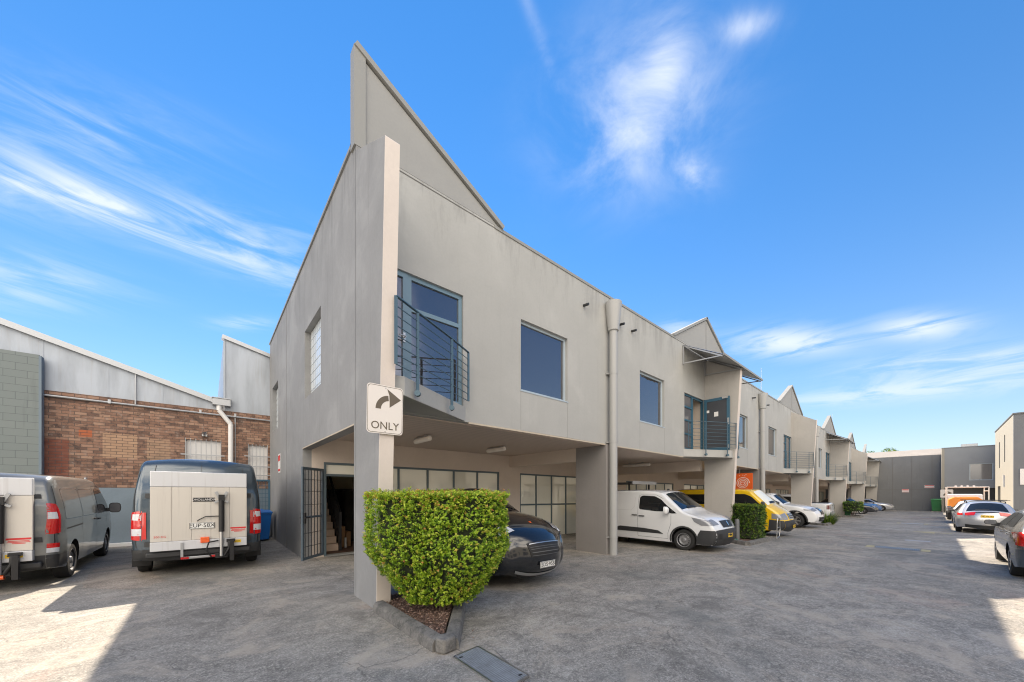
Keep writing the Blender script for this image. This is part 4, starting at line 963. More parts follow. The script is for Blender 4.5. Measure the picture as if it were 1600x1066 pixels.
# antennas
for k, (x, h, lb) in enumerate(((28.2, 2.3, 'thin mast aerial by the sail over the third fin wall'), (53.9, 3.2, 'thin mast aerial by the distant fifth sail'))):
    tag(MB().tube((x, 7.5, 7.0+gb(x)), (x, 7.5, 7.2+h+gb(x)), .03, 6, .015).tube((x-.001, 7.5, 7.1+h+gb(x)), (x, 7.5, 7.9+h+gb(x)), .012, 5).build('aerial', 'steel'), lb, 'aerial')

# ---------------------------------------------------------------- vehicles
def hermite(tab):
    xs_ = np.array([p[0] for p in tab], float); ys_ = np.array([p[1] for p in tab], float)
    d = np.diff(ys_)/np.diff(xs_); mm = np.zeros(len(xs_)); mm[0] = d[0]; mm[-1] = d[-1]
    for i in range(1, len(xs_)-1): mm[i] = 0 if d[i-1]*d[i] <= 0 else 2*d[i-1]*d[i]/(d[i-1]+d[i])
    def f(x):
        x = np.clip(x, xs_[0], xs_[-1]); i = np.clip(np.searchsorted(xs_, x)-1, 0, len(xs_)-2)
        h = xs_[i+1]-xs_[i]; t = (x-xs_[i])/h
        return (2*t**3-3*t**2+1)*ys_[i]+(t**3-2*t**2+t)*h*mm[i]+(-2*t**3+3*t**2)*ys_[i+1]+(t**3-t**2)*h*mm[i+1]
    return f
class Car:
    def __init__(s, name, label, cat, loc, rz, up, wheels, wr, W, tz, tx, paint, zb=.25, arch=None, r=.09, bulge=(.12, .04, .07), rim='rim_steel', spokes=0, group=None, lower='black_plastic', tw=.21):
        s.L = max(p[0] for p in up); s.W = W; s.r = r; s.paint = paint; s.bulge = bulge; s.wheels = wheels; s.wr = wr
        s.tz = hermite(tz); s.tx = hermite([(a, b) for a, b in tx])
        # smooth the upper outline; a point given as (x, z, 1) stays a corner
        P_ = [Vector((p[0], p[1])) for p in up]; C = [len(p) > 2 for p in up]; out = []
        for i in range(len(P_)-1):
            p0 = P_[i-1] if i > 0 and not C[i] else P_[i]; p1 = P_[i]; p2 = P_[i+1]; p3 = P_[i+2] if i+2 < len(P_) and not C[i+1] else P_[i+1]
            n = max(2, int((p2-p1).length/.09))
            for k in range(n):
                t = k/n; out.append(.5*((2*p1)+(-p0+p2)*t+(2*p0-5*p1+4*p2-p3)*t*t+(-p0+3*p1-3*p2+p3)*t**3))
        out.append(P_[-1]); s.up = out
        s.ua = np.array([[p.x, p.y] for p in out]); seg = np.linalg.norm(np.diff(s.ua, axis=0), axis=1); s.s = np.concatenate([[0], np.cumsum(seg)])
        t = thing(name, label, cat, loc, rz, group); s.t = t; s.off = -s.L/2
        ar = arch or wr+.06; bot = []
        for wx in sorted(wheels, reverse=True):
            h = wr-zb+.0; h = max(-ar*.9, min(ar*.9, wr-zb)); a0 = math.asin(-(h)/ar) if abs(h/ar) < 1 else 0
            st_, en = a0, math.pi-a0
            for k in range(15):
                a = st_+(en-st_)*k/14; bot.append(Vector((wx+ar*math.cos(a), wr+ar*math.sin(a))))
        s.bot = [out[-1]+Vector((-.02, 0))]*0+bot; poly = out+s.bot
        s.poly = poly
        # side panels
        m = MB(); nU = len(out); rings = [list(out)]
        nrm = []
        for i in range(nU):
            a = out[max(0, i-1)]; b_ = out[min(nU-1, i+1)]; d = (b_-a).normalized(); nrm.append(Vector((-d.y, d.x)))
        for dd in (.03, .12, .28, .5, .78, 1.02):
            q = [out[i]-nrm[i]*dd*r for i in range(nU)]
            for e, nb in ((0, bot[-1]), (nU-1, bot[0])): q[e] = out[e]+(nb-out[e]).normalized()*dd*r
            for e, st_ in ((1, 1), (nU-2, -1)):
                q[e] = out[e]-nrm[e]*dd*r
            rings.append(q)
        inner = rings[-1]+bot; v, f = s.tess(inner)
        for sg in (1, -1):
            m.add([(x+s.off, sg*s.ys(x, z), z) for x, z in v], f)
            for qa, qb in zip(rings, rings[1:]):
                vs = [(p.x+s.off, sg*s.ys(p.x, p.y), p.y) for p in qa+qb]; m.add(vs, [(i, i+1, nU+i+1, nU+i) for i in range(nU-1)])
        # across strip
        n = 14; vs = []
        for i, (x, z) in enumerate(s.ua):
            for j in range(n+1): vs.append(s.top(s.s[i], -1+2*j/n))
        fs = [(i*(n+1)+j, i*(n+1)+j+1, (i+1)*(n+1)+j+1, (i+1)*(n+1)+j) for i in range(len(s.ua)-1) for j in range(n)]
        m.add(vs, fs); s.body = m.build('body', [paint], t, smooth=42)
        # underside and arch liners
        m = MB(); bl_ = [out[-1]]+bot+[out[0]]; vs = []
        for p in bl_:
            y = s.ys(p.x, p.y)-.012
            vs += [(p.x+s.off, -y, p.y), (p.x+s.off, y, p.y)]
        m.add(vs, [(2*i, 2*i+1, 2*i+3, 2*i+2) for i in range(len(bl_)-1)])
        m.build('underbody', 'black', t, recalc=False)
        for wx in wheels:
            for sg in (1, -1): s.wheel(wx, sg, rim, spokes, tw)
    def wheel(s, wx, sg, rim, spokes, tw=.21):
        y = s.W-.025-tw/2; r = s.wr
        m = MB(); h = tw/2
        m.lathe([(r*.64, -h*.9), (r*.70, -h), (r*.93, -h*.92), (r*.985, -h*.7), (r, -h*.35), (r, h*.35), (r*.985, h*.7), (r*.93, h*.92), (r*.70, h), (r*.64, h*.9)], 32, 'y')
        wob = m.build('wheel', 'tyre', s.t, smooth=45); wob.location = (wx+s.off, sg*y, r); q = sg*h
        m = MB(); m.lathe([(r*.64, q*.9), (r*.66, q*.97), (r*.61, q*.9), (r*.56, q*.45), (.001, q*.35)], 32, 'y', m=1)
        m.lathe([(r*.665, q*.93), (r*.665, q*.99), (r*.60, q*.92)], 32, 'y')
        if spokes:
            for k in range(spokes):
                a = 2*math.pi*k/spokes; c, s_ = math.cos(a), math.sin(a); w0, w1 = r*.075, r*.11
                pr = [(r*.1, w0*1.2), (r*.62, w1), (r*.62, -w1), (r*.1, -w0*1.2)]
                m.prism([(c*u-s_*v, s_*u+c*v) for u, v in pr], q*.55, q*.86, 'y')
            m.lathe([(.001, q*.9), (r*.14, q*.88), (r*.16, q*.6)], 20, 'y')
        else:
            m.lathe([(r*.56, q*.5), (r*.46, q*.78), (r*.34, q*.62), (r*.22, q*.62), (r*.2, q*.85), (r*.12, q*.95), (.001, q*.95)], 28, 'y')
            for k in range(14):
                a = 2*math.pi*k/14; m.tube((math.cos(a)*r*.47, q*.75, math.sin(a)*r*.47), (math.cos(a)*r*.47, q*.81, math.sin(a)*r*.47), r*.035, 6, m=1)
        m.build('rim', [rim, 'black'], wob, smooth=40)
    def ys(s, x, z, o=0.):
        d = np.min(np.hypot(s.ua[:, 0]-x, s.ua[:, 1]-z)); q = s.ua; a = q[:-1]; b = q[1:]; ab = b-a
        t = np.clip(((x-a[:, 0])*ab[:, 0]+(z-a[:, 1])*ab[:, 1])/np.maximum((ab**2).sum(1), 1e-9), 0, 1); d = np.min(np.hypot(a[:, 0]+ab[:, 0]*t-x, a[:, 1]+ab[:, 1]*t-z))
        k = max(0, 1-d/s.r); return float(s.W*s.tz(z)*s.tx(x)-s.r*(1-math.sqrt(max(0, 1-k*k)))+o)
    def top(s, sv, tv, o=0.):
        x = np.interp(sv, s.s, s.ua[:, 0]); z = np.interp(sv, s.s, s.ua[:, 1]); e = .03
        xa, xb = np.interp(sv-e, s.s, s.ua[:, 0]), np.interp(sv+e, s.s, s.ua[:, 0]); za, zb = np.interp(sv-e, s.s, s.ua[:, 1]), np.interp(sv+e, s.s, s.ua[:, 1])
        d = Vector((xb-xa, zb-za)); n = Vector((-d.y, d.x)).normalized() if d.length > 0 else Vector((0, 1))
        n = Vector((-d.y, d.x)).normalized()
        bf, bu, br = s.bulge; b = (max(0, n.x)*bf+max(0, n.y)*bu+max(0, -n.x)*br)
        y = (s.W*s.tz(z)*s.tx(x)-s.r)*tv; g_ = b*(1-abs(tv)**2.4)+o
        return (float(x+n.x*g_+s.off), float(y), float(z+n.y*g_))
    def tess(s, poly, step=.11):
        bm = bmesh.new(); vs = [bm.verts.new((p[0], p[1], 0)) for p in poly]
        try: f = bm.faces.new(vs)
        except ValueError: bm.free(); return [], []
        bmesh.ops.triangulate(bm, faces=[f], quad_method='BEAUTY', ngon_method='BEAUTY')
        x0 = min(p[0] for p in poly); x1 = max(p[0] for p in poly); z0 = min(p[1] for p in poly); z1 = max(p[1] for p in poly)
        for ax, a, b in ((0, x0, x1), (1, z0, z1)):
            n = int((b-a)/step)+1
            for k in range(1, n):
                c = a+(b-a)*k/n; co = (c, 0, 0) if ax == 0 else (0, c, 0); no = (1, 0, 0) if ax == 0 else (0, 1, 0)
                bmesh.ops.bisect_plane(bm, geom=bm.verts[:]+bm.edges[:]+bm.faces[:], plane_co=co, plane_no=no, dist=1e-5)
        # extra rows close to the outline so that the rounded shoulder is smooth
        for dz in (.012, .03, .055):
            bmesh.ops.bisect_plane(bm, geom=bm.verts[:]+bm.edges[:]+bm.faces[:], plane_co=(0, z1-dz, 0), plane_no=(0, 1, 0), dist=1e-5)
        bm.verts.index_update(); v = [(a.co.x, a.co.y) for a in bm.verts]; fc = [tuple(w.index for w in f.verts) for f in bm.faces]; bm.free(); return v, fc
    def side(s, name, poly, mat, o=.004, sides=(1, -1), parent=None, rounded=0, thick=0):
        """a skin patch on the side panels; poly in (x, z)"""
        if rounded: poly = s.round(poly, rounded)
        near = min(float(np.min(np.hypot(s.ua[:, 0]-p[0], s.ua[:, 1]-p[1]))) for p in poly) < s.r
        v, f = s.tess(poly, .022 if near else .08); rs = []
        for sg in sides:
            m = MB(); m.add([(x+s.off, sg*s.ys(x, z, o), z) for x, z in v], f)
            if thick: k = len(poly)
            rs.append(m.build(name, mat, parent or s.t, smooth=60))
        return rs
    def round(s, poly, r):
        out = []; n = len(poly)
        for i in range(n):
            p = Vector(poly[i][:2]); a = Vector(poly[i-1][:2]); b = Vector(poly[(i+1) % n][:2])
            da = (a-p); db = (b-p); ra = min(r, da.length*.45); rb = min(r, db.length*.45); A = p+da.normalized()*ra; B = p+db.normalized()*rb
            for k in range(5):
                t = k/4; out.append(tuple(A*(1-t)**2+p*2*t*(1-t)+B*t*t))
        return out
    def s_at(s, x, z):
        q = s.ua; a = q[:-1]; ab = q[1:]-a; L2 = np.maximum((ab**2).sum(1), 1e-9)
        t = np.clip(((x-a[:, 0])*ab[:, 0]+(z-a[:, 1])*ab[:, 1])/L2, 0, 1); d = np.hypot(a[:, 0]+ab[:, 0]*t-x, a[:, 1]+ab[:, 1]*t-z); i = int(np.argmin(d))
        return float(s.s[i]+t[i]*math.sqrt(L2[i]))
    def edge(s, p0, p1, n=14):
        a, b = s.s_at(*p0), s.s_at(*p1); return [(float(np.interp(a+(b-a)*k/n, s.s, s.ua[:, 0])), float(np.interp(a+(b-a)*k/n, s.s, s.ua[:, 1]))) for k in range(n+1)]
    def across(s, name, p0, p1, w0, w1, mat, o=.004, c0=0, c1=None, parent=None, n=10, sides=(1,)):
        """patch on the strip over nose, bonnet, roof and tail between outline points p0 and p1"""
        a, b = s.s_at(*p0), s.s_at(*p1); c1 = c0 if c1 is None else c1; k = max(2, int(abs(b-a)/.05)); rs = []
        for sg in sides:
            vs = []
            for i in range(k+1):
                t = i/k; w = w0+(w1-w0)*t; c = (c0+(c1-c0)*t)*sg
                for j in range(n+1): vs.append(s.top(a+(b-a)*t, c-w+2*w*j/n, o))
            m = MB().add(vs, [(i*(n+1)+j, i*(n+1)+j+1, (i+1)*(n+1)+j+1, (i+1)*(n+1)+j) for i in range(k) for j in range(n)])
            rs.append(m.build(name, mat, parent or s.t, smooth=60))
        return rs
    def line(s, pts, w=.012, mat='black', sides=(1, -1), o=.0025, name='panel_gap', parent=None):
        for sg in sides:
            m = MB()
            for a, b in zip(pts, pts[1:]):
                a = Vector(a); b = Vector(b); d = (b-a); L_ = d.length
                if L_ < 1e-4: continue
                q = Vector((-d.y, d.x)).normalized()*w/2; n = max(1, int(L_/.06)); vs = []
                for k in range(n+1):
                    c = a+d*k/n
                    for u in (q, -q): x, z = c.x+u.x, c.y+u.y; vs.append((x+s.off, sg*s.ys(x, z, o), z))
                m.add(vs, [(2*k, 2*k+1, 2*k+3, 2*k+2) for k in range(n)])
            m.build(name, mat, parent or s.t, recalc=False)
    def box(s, name, x0, x1, y0, y1, z0, z1, mat, bevel=.01, parent=None):
        return MB().box(x0+s.off, x1+s.off, y0, y1, z0, z1).build(name, mat, parent or s.t, bevel=bevel, smooth=50)
    def mirror_(s, x, z, paint, w=.24, h=.2, sides=(1, -1), tall=0):
        for sg in sides:
            y = s.ys(x, z); m = MB(); K = 14; pr = []
            for k in range(K):
                a = 2*math.pi*k/K; c, q = math.cos(a), math.sin(a); pr.append((abs(c)**.6*math.copysign(1, c)*w/2, abs(q)**.6*math.copysign(1, q)*(h+tall)/2))
            cy = y+.035+w/2
            for (da, db, sa, sb, mi) in ((-.02, .04, 1, .95, 0), (.04, .09, .95, .6, 0)):
                v = [(x+s.off+da, sg*(cy+u*sa), z+.06+v_*sa) for u, v_ in pr]+[(x+s.off+db, sg*(cy+u*sb), z+.06+v_*sb) for u, v_ in pr]
                m.add(v, [(i, (i+1) % K, K+(i+1) % K, K+i) for i in range(K)]+[tuple(range(K))[::-1], tuple(range(K, 2*K))], mi)
            m.bar((x+s.off+.03, sg*(y-.04), z+.0), (x+s.off+.03, sg*(cy-.02), z+.02), .07, .09, 1)
            o = m.build('mirror', [paint, 'black_plastic'], s.t, smooth=50)
            g_ = MB().add([(x+s.off-.0215, sg*(cy+u*.86), z+.06+v_*.86) for u, v_ in pr], [tuple(range(K))]); g_.build('mirror_glass', 'glass_grey', o)
    def plate(s, x, y, z, txt, mat, nx, w=.37, h=.11, ink='black', frame=False, tilt=0):
        """number plate facing +x (nx=1) or -x"""
        o = MB().box(x+s.off-.006, x+s.off+.006, y-w/2, y+w/2, z-h/2, z+h/2).build('number_plate', mat, s.t, bevel=.002)
        X = x+s.off+nx*.008
        m = MB().text(txt, h*.86, face_mat((X, y, z), (0, nx, 0)))
        m.build('lettering', ink, o)
        if frame:
            f = MB(); a = w/2-.006; b = h/2-.006
            for q in ((-a-.004, a+.004, b-.004, b+.002), (-a-.004, a+.004, -b-.002, -b+.004)): f.box(X-.001, X+.001, y+q[0], y+q[1], z+q[2], z+q[3])
            for q in (-a, a): f.box(X-.001, X+.001, y+q-.004, y+q+.004, z-b+.004, z+b-.004)
            f.build('plate_border', ink, o)
        return o
    def handle(s, x, z, mat='black_plastic', sides=(1, -1), w=.2):
        for sg in sides:
            y = s.ys(x, z); MB().box(x-w/2+s.off, x+w/2+s.off, sg*y-.012 if sg > 0 else sg*y-.035, sg*y+.035 if sg > 0 else sg*y+.012, z-.016, z+.016).build('door_handle', mat, s.t, bevel=.01)

TXV = lambda L_: [(0, .93), (.12, .975), (.5, 1), (L_-1.2, 1), (L_-.5, .985), (L_-.15, .94), (L_, .88)]
VGZ = lambda belt, H, k=.87: [(.2, .96), (.45, .99), (.8, 1), (belt, .99), (H, k)]

# white delivery van, nose to the driveway
L_ = 4.40; c = Car('delivery_van', 'white delivery van with black lower trim, nose out beside the downpipe', 'van', (12.02, 4.08+L_/2, gz(11.5)), R(-90),
    [(.05, .30), (.0, .45), (.0, .9, 1), (.07, 1.5), (.13, 1.74), (.32, 1.82), (1.4, 1.845), (2.35, 1.83), (2.78, 1.76, 1), (3.45, 1.22, 1), (3.62, 1.13), (4.0, 1.03), (4.22, .92), (4.33, .76), (4.395, .6), (4.40, .42), (4.33, .25), (4.28, .22)],
    [.72, 3.505], .325, .925, VGZ(1.15, 1.85, .86), TXV(L_), 'paint_white', zb=.22, arch=.385, r=.07, bulge=(.09, .04, .07))
c.across('windscreen', (2.83, 1.72), (3.42, 1.245), .93, .99, 'car_glass', .005)
o_ = c.side('side_window', [(2.02, 1.22), (2.02, 1.63), (2.12, 1.68), (2.55, 1.66), (2.78, 1.55), (3.17, 1.18), (2.62, 1.17)], 'car_glass', .004, rounded=.06)
c.side('quarter_window', [(2.86, 1.46), (3.30, 1.13), (3.12, 1.12), (2.83, 1.25)], 'black_gloss', .006)
c.line([(1.98, .32), (1.98, 1.15), (1.98, 1.6), (2.06, 1.70), (2.6, 1.70), (2.84, 1.58)], .008, 'paint_slate'); c.line([(1.98, 1.7), (1.98, .32), (3.02, .32), (3.02, .5), (3.12, .8), (3.12, 1.12)], .008, 'paint_slate'); c.line([(1.0, .34), (1.0, 1.66)], .008, 'paint_slate')
c.line([(1.1, 1.18), (1.72, 1.18), (1.85, 1.3), (1.85, 1.62)], .006, 'steel')
c.side('side_moulding', [(1.12, .50), (1.2, .58), (1.3, .62), (2.2, .60), (2.7, .56), (2.88, .46), (1.15, .46)], 'black_plastic', .012, rounded=.03)
for wx in (c.wheels):
    a_ = [(wx+.385*math.cos(q), .325+.385*math.sin(q)) for q in np.linspace(-.2, math.pi+.2, 16)]; b_ = [(wx+.43*math.cos(q), .325+.43*math.sin(q)) for q in np.linspace(math.pi+.2, -.2, 16)]
    c.side('arch_trim', a_+b_, 'black_plastic', .012)
c.side('bumper_corner', c.edge((4.38, .66), (4.28, .22))+[(3.86, .23), (3.92, .52), (4.0, .66)], 'black_plastic', .010)
c.across('bumper', (4.38, .665), (4.28, .22), 1.028, 1.028, 'black_plastic', .012)
c.across('air_intake', (4.40, .42), (4.34, .27), .62, .55, 'black', .014)
c.across('radiator_grille', (4.26, .88), (4.36, .70), .52, .48, 'black_plastic', .012)
for k in range(4): c.across('grille_bar', (4.27+.02*k, .865-.038*k), (4.275+.02*k, .853-.038*k), .50, .50, 'black', .018)
c.across('emblem', (4.29, .86), (4.34, .74), .035, .03, 'chrome', .024)
c.across('headlight', (4.17, .945), (4.31, .80), .10, .17, 'lamp_glass', .01, c0=.915, c1=.845, sides=(1, -1))
c.side('headlight_side', [(3.74, 1.03), (3.82, .90), (4.02, .80)]+c.edge((4.31, .80), (4.15, .96)), 'lamp_glass', .008)
c.across('fog_recess', (4.395, .56), (4.39, .42), .10, .10, 'black', .014, c0=.82, sides=(1, -1))
c.plate(4.50, 0, .50, 'CY 88 KD', 'plate_yellow', 1)
c.mirror_(3.0, 1.16, 'paint_white', .2, .24); c.handle(1.86, 1.02); c.handle(2.12, 1.0)
c.box('aerial_base', 2.55, 2.62, -.03, .03, 1.86, 1.91, 'black_plastic')
c.line([(3.5, 1.20), (3.9, 1.08), (4.2, .955)], .006, 'steel')
c.across('wiper', (3.44, 1.225), (3.36, 1.29), .35, .30, 'black', .02, c0=-.3)

# yellow van
L_ = 4.72; c = Car('yellow_van', 'bright yellow van with a snub nose parked behind the box shaped hedge', 'van', (18.72, 3.95+L_/2, gz(18.5)), R(-90),
    [(.05, .34), (.0, .5), (.02, 1.1, 1), (.10, 1.78), (.25, 1.93), (.6, 1.975), (2.0, 1.985), (3.1, 1.97), (3.5, 1.90, 1), (4.14, 1.28, 1), (4.32, 1.16), (4.5, 1.0), (4.62, .82), (4.69, .6), (4.71, .42), (4.62, .28)],
    [1.0, 3.62], .33, .85, VGZ(1.2, 1.98, .88), TXV(L_), 'paint_yellow', zb=.26, r=.09, bulge=(.14, .04, .06))
c.across('windscreen', (3.55, 1.86), (4.11, 1.305), .92, .98, 'glass_pale', .005)
c.side('side_window', [(2.45, 1.27), (2.40, 1.78), (3.30, 1.78), (3.55, 1.66), (3.95, 1.25)], 'car_glass', .004, rounded=.06)
c.side('rear_side_window', [(.45, 1.30), (.45, 1.76), (2.05, 1.76), (2.05, 1.30)], 'car_glass', .004, rounded=.05)
c.line([(3.98, 1.24), (4.02, .5)], .008, 'black'); c.line([(2.32, 1.86), (2.32, .35)], .008, 'black'); c.line([(2.2, 1.9), (1.6, 1.4)], .006)
c.across('headlight', (4.55, .93), (4.66, .70), .19, .19, 'lamp_glass', .01, c0=.825, sides=(1, -1)); c.side('headlight_side', [(4.28, .98), (4.28, .76)]+c.edge((4.66, .70), (4.55, .93)), 'lamp_glass', .010)
c.across('bumper', (4.67, .66), (4.62, .28), 1.015, 1.015, 'black_plastic', .012); c.side('bumper_corner', c.edge((4.67, .68), (4.62, .28))+[(4.16, .28), (4.2, .72)], 'black_plastic', .012)
c.across('radiator_grille', (4.56, .90), (4.66, .70), .50, .52, 'galv', .014)
for k in range(3): c.across('grille_slot', (4.575+.03*k, .875-.06*k), (4.585+.03*k, .85-.06*k), .45, .45, 'black', .02)
c.across('air_intake', (4.70, .54), (4.69, .40), .55, .52, 'black', .018); c.plate(4.87, .0, .44, 'BV 41 TP', 'plate_yellow', 1)
c.mirror_(3.98, 1.3, 'black_plastic', .2, .22); c.handle(2.6, 1.08, 'black_plastic')
c.across('wiper', (4.1, 1.31), (4.02, 1.38), .4, .35, 'black', .02, c0=-.3)

# tail lift vans on the left
def lift(c, W_, z0, z1, side_shift=0, plate=True, posted=True, x=-.13, ram=.25):
    """folded aluminium loading platform standing upright against the rear doors"""
    b0 = MB(); n = 5; T = c.off+x
    ztop = z1-.30
    for i in range(n):
        a = -W_/2+W_*i/n; b0.box(T-.035, T+.03, a+.0015, a+W_/n-.0015, z0+.16, ztop)
    pl = b0.build('lift_platform', 'tail_panel', c.t, bevel=.003)
    MB().box(T-.03, T+.05, -W_/2, W_/2, ztop+.004, z1).build('upper_flap', 'tail_panel_top', pl, bevel=.012)
    MB().box(T-.05, T+.05, -W_/2, W_/2, z0-.02, z0+.155).build('lower_edge', 'tail_panel_top', pl, bevel=.008)
    m = MB(); yr = -ram*W_
    m.tube((T-.12, yr, z0-.2), (T-.10, yr, z0+.34), .032, 14, m=1).tube((T-.105, yr, z0+.30), (T-.09, yr, z0+.95), .048, 14, m=0)
    for sg in (-1, 1):
        m.bar((T-.09, yr, z0+.93), (T-.09, yr+sg*.09, z0+1.12), .03, .05, 2); m.bar((T-.09, yr+sg*.02, z0+.95), (T-.09, yr+sg*.11, z0+.90), .02, .04, 2)
    m.box(T-.13, T-.05, yr-.05, yr+.05, z0+.93, z0+1.06, 0)
    m.path([(T-.1, yr-.04, z0-.2), (T-.12, yr-.12, z0-.05), (T-.12, yr-.13, z0+.1)], .028, 8, m=0)
    m.box(T-.12, T-.05, yr-.22, yr-.08, z0+.08, z0+.14, 0).box(T-.17, T-.08, yr-.2, yr-.13, z0-.3, z0+.1, 0)
    m.path([(T-.08, yr+.05, z0+.12), (T-.12, yr+.2, z0+.1), (T-.12, yr+.24, z0-.05), (T-.1, yr+.16, z0-.2)], .014, 6, m=0)
    m.path([(T-.07, yr+.02, z0+.62), (T-.07, yr+.25, z0+.62), (T-.07, yr+.35, z0+.56), (T-.06, yr+.38, z0+.53)], .010, 6, m=0).box(T-.08, T-.04, yr-.10, yr+.1, z0-.24, z0-.14, 0)
    m.build('lift_ram', ['black', 'steel', 'galv'], c.t, smooth=40, bevel=.003)
    MB().box(T-.08, T-.052, yr+.19, yr+.33, z0+.09, z0+.21).build('orange_lamp', 'orange_lens', c.t, bevel=.01)
    ye = -W_*.37; lb = MB().box(T-.056, T-.05, ye-.09, ye+.09, z0+.05, z0+.11).build('yellow_label', 'plate_yellow', pl)
    MB().box(T-.058, T-.056, ye-.07, ye+.07, z0+.074, z0+.086).build('label_line', 'black', pl)
    for zz, hw, hh in ((.36, .13, .016), (.325, .11, .006), (.305, .12, .006), (.285, .07, .006)): MB().box(T-.0375, T-.035, -W_*.40-hw, -W_*.40+hw, z0+zz-hh, z0+zz+hh).build('warning_line', 'sign_red', pl)
    MB().box(T-.07, T-.05, .27, .31, z0-.16, z0+.12).build('catch_bar', 'galv', c.t)
    if plate:
        lp = MB().box(T-.043, T-.036, -.21, .13, z0+.92, z0+1.0).build('maker_plate', 'black', pl)
        MB().text('DHOLLANDIA', .058, face_mat((T-.045, -.04, z0+.96), (0, -1, 0))).build('lettering', 'white_paint', pl)
        MB().text('500 KG', .055, face_mat((T-.037, .60, z0+.25), (0, -1, 0))).build('load_text', 'sign_red', pl)
        c.plate(x-.045, -.01, z0+.44, 'EUP·58X', 'plate_white', -1, .385, .125, frame=True)
def vanrear(c, H, hw, zb_, light_z0, light_z1):
    c.across('rear_bumper', (.05, .33), (0.0, .56), 1.015, 1.015, 'black_plastic', .014)
    c.side('bumper_corner', c.edge((.05, .33), (.0, .56))+[(.40, .56), (.50, .34)], 'black_plastic', .014)
    c.line([(.03, .6), (.06, H*.55), (.16, H*.9)], .01, 'black', name='door_gap')
    for sg in (1, -1):
        MB().box(c.off-.05, c.off-.02, sg*hw*.66-.05, sg*hw*.66+.05, .40, .44).build('reflector', 'red_lens', c.t, bevel=.005)

L_ = 5.05; c = Car('panel_van', 'dark slate van seen square from behind with a folded pale tail lift', 'van', (-.10, 9.72+L_/2, 0), R(90),
    [(.05, .36), (.0, .5), (.0, 1.0, 1), (.05, 1.7), (.13, 2.1), (.22, 2.24), (.5, 2.30), (2, 2.33), (3.4, 2.3), (3.8, 2.2, 1), (4.45, 1.5, 1), (4.75, 1.25), (4.95, 1.0), (5.03, .7), (5.05, .45), (4.95, .28)],
    [1.02, 4.2], .345, 1.03, [(.2, .95), (.5, .985), (.9, 1), (1.4, .985), (2.33, .86)], TXV(L_), 'paint_slate', zb=.30, arch=.42, r=.11, bulge=(.12, .04, .10))
c.across('windscreen', (3.84, 2.15), (4.42, 1.53), .92, .98, 'car_glass', .005); c.side('side_window', [(3.1, 1.42), (3.1, 2.0), (3.75, 2.0), (4.3, 1.45)], 'car_glass', .004, rounded=.05)
vanrear(c, 2.3, 1.03, .3, .6, 1.2)
c.across('rear_window', (.04, 1.25), (.085, 1.85), .33, .31, 'car_glass', .006, c0=.47, sides=(1, -1))
c.across('door_seam', (.0, .56), (.18, 2.2), .004, .004, 'black', .006, n=2)
for sg in (1, -1): c.across('side_seam', (.0, .62), (.16, 2.17), .006, .006, 'black', .004, c0=.86*sg, n=2)
for z_ in (.66, 1.58):
    c.across('hinge', (.0 if z_ < 1 else .045, z_-.04), (.0 if z_ < 1 else .05, z_+.05), .075, .075, 'black_plastic', .035, c0=.90, sides=(1, -1), n=4)
tl = c.side('tail_light', c.edge((0, .74), (.012, 1.30))+[(.10, 1.27), (.115, .95), (.09, .76)], 'red_lens', .012)
for sg, ob_ in zip((1, -1), tl):
    c.side('lamp_cell', c.edge((0, .83), (0, .96))+[(.075, .96), (.07, .83)], 'clear_lens', .018, sides=(sg,), parent=ob_)
    c.side('lamp_cell', c.edge((.004, 1.12), (.01, 1.24))+[(.07, 1.24), (.075, 1.13)], 'clear_lens', .018, sides=(sg,), parent=ob_)
    c.across('tail_light_inner', (0, .76), (.01, 1.27), .035, .03, 'red_lens', .012, c0=.975*sg, n=3)
c.mirror_(4.1, 1.5, 'black_plastic', .2, .34)
lift(c, 1.47, .55, 2.06, ram=.213)
c.box('step', -.12, .0, -.8, .8, .40, .50, 'black_plastic', .02); c.box('lamp_bar', -.13, -.1, -.22, .28, .33, .38, 'galv'); 
for y_ in (-.19, .25): c.box('reflector', -.14, -.128, y_-.06, y_+.06, .335, .375, 'red_lens', .004)
for sg in (1, -1): c.box('mud_flap', .66, .68, sg*.92-.14 , sg*.92+.14, .16, .5, 'black', .004)

L_ = 5.0; c = Car('panel_van', 'grey van at the left edge showing its long side and mirror', 'van', (-2.98, 10.03+L_/2, 0), R(90),
    [(.05, .32), (.0, .5), (.0, .95, 1), (.06, 1.5), (.13, 1.82), (.25, 1.93), (.6, 1.97), (2, 1.98), (3.2, 1.96), (3.6, 1.87, 1), (4.3, 1.28, 1), (4.6, 1.12), (4.85, .93), (4.97, .7), (5.0, .45), (4.92, .25)],
    [.95, 4.05], .335, .975, [(.2, .95), (.45, .985), (.75, 1), (.95, .985), (1.15, .99), (1.97, .86)], TXV(L_), 'paint_slate_van', zb=.27, arch=.41, r=.09)
c.across('windscreen', (3.64, 1.83), (4.27, 1.31), .92, .98, 'car_glass', .005)
c.side('side_window', [(2.98, 1.22), (2.95, 1.74), (3.45, 1.73), (3.72, 1.60), (4.12, 1.22)], 'car_glass', .004, rounded=.05)
for q in ((.42, 1.55), (1.62, 2.72)):
    P_in = [(q[0], 1.16), (q[0]-.02, 1.72), (q[1]-.02, 1.73), (q[1]+.04, 1.16)]; c.line(c.round(P_in, .08)+[c.round(P_in, .08)[0]], .012, 'black' if q[0] < 0 else 'paint_slate')
c.line([(.5, .98), (1.6, 1.0)], .025, 'black', name='door_rail'); c.line([(1.58, .35), (1.58, 1.80)], .01); c.line([(2.82, .35), (2.82, 1.8), (3.5, 1.8)], .01); c.line([(3.9, .7), (4.0, 1.2)], .01)
c.line([(2.82, .34), (3.66, .34)], .01)
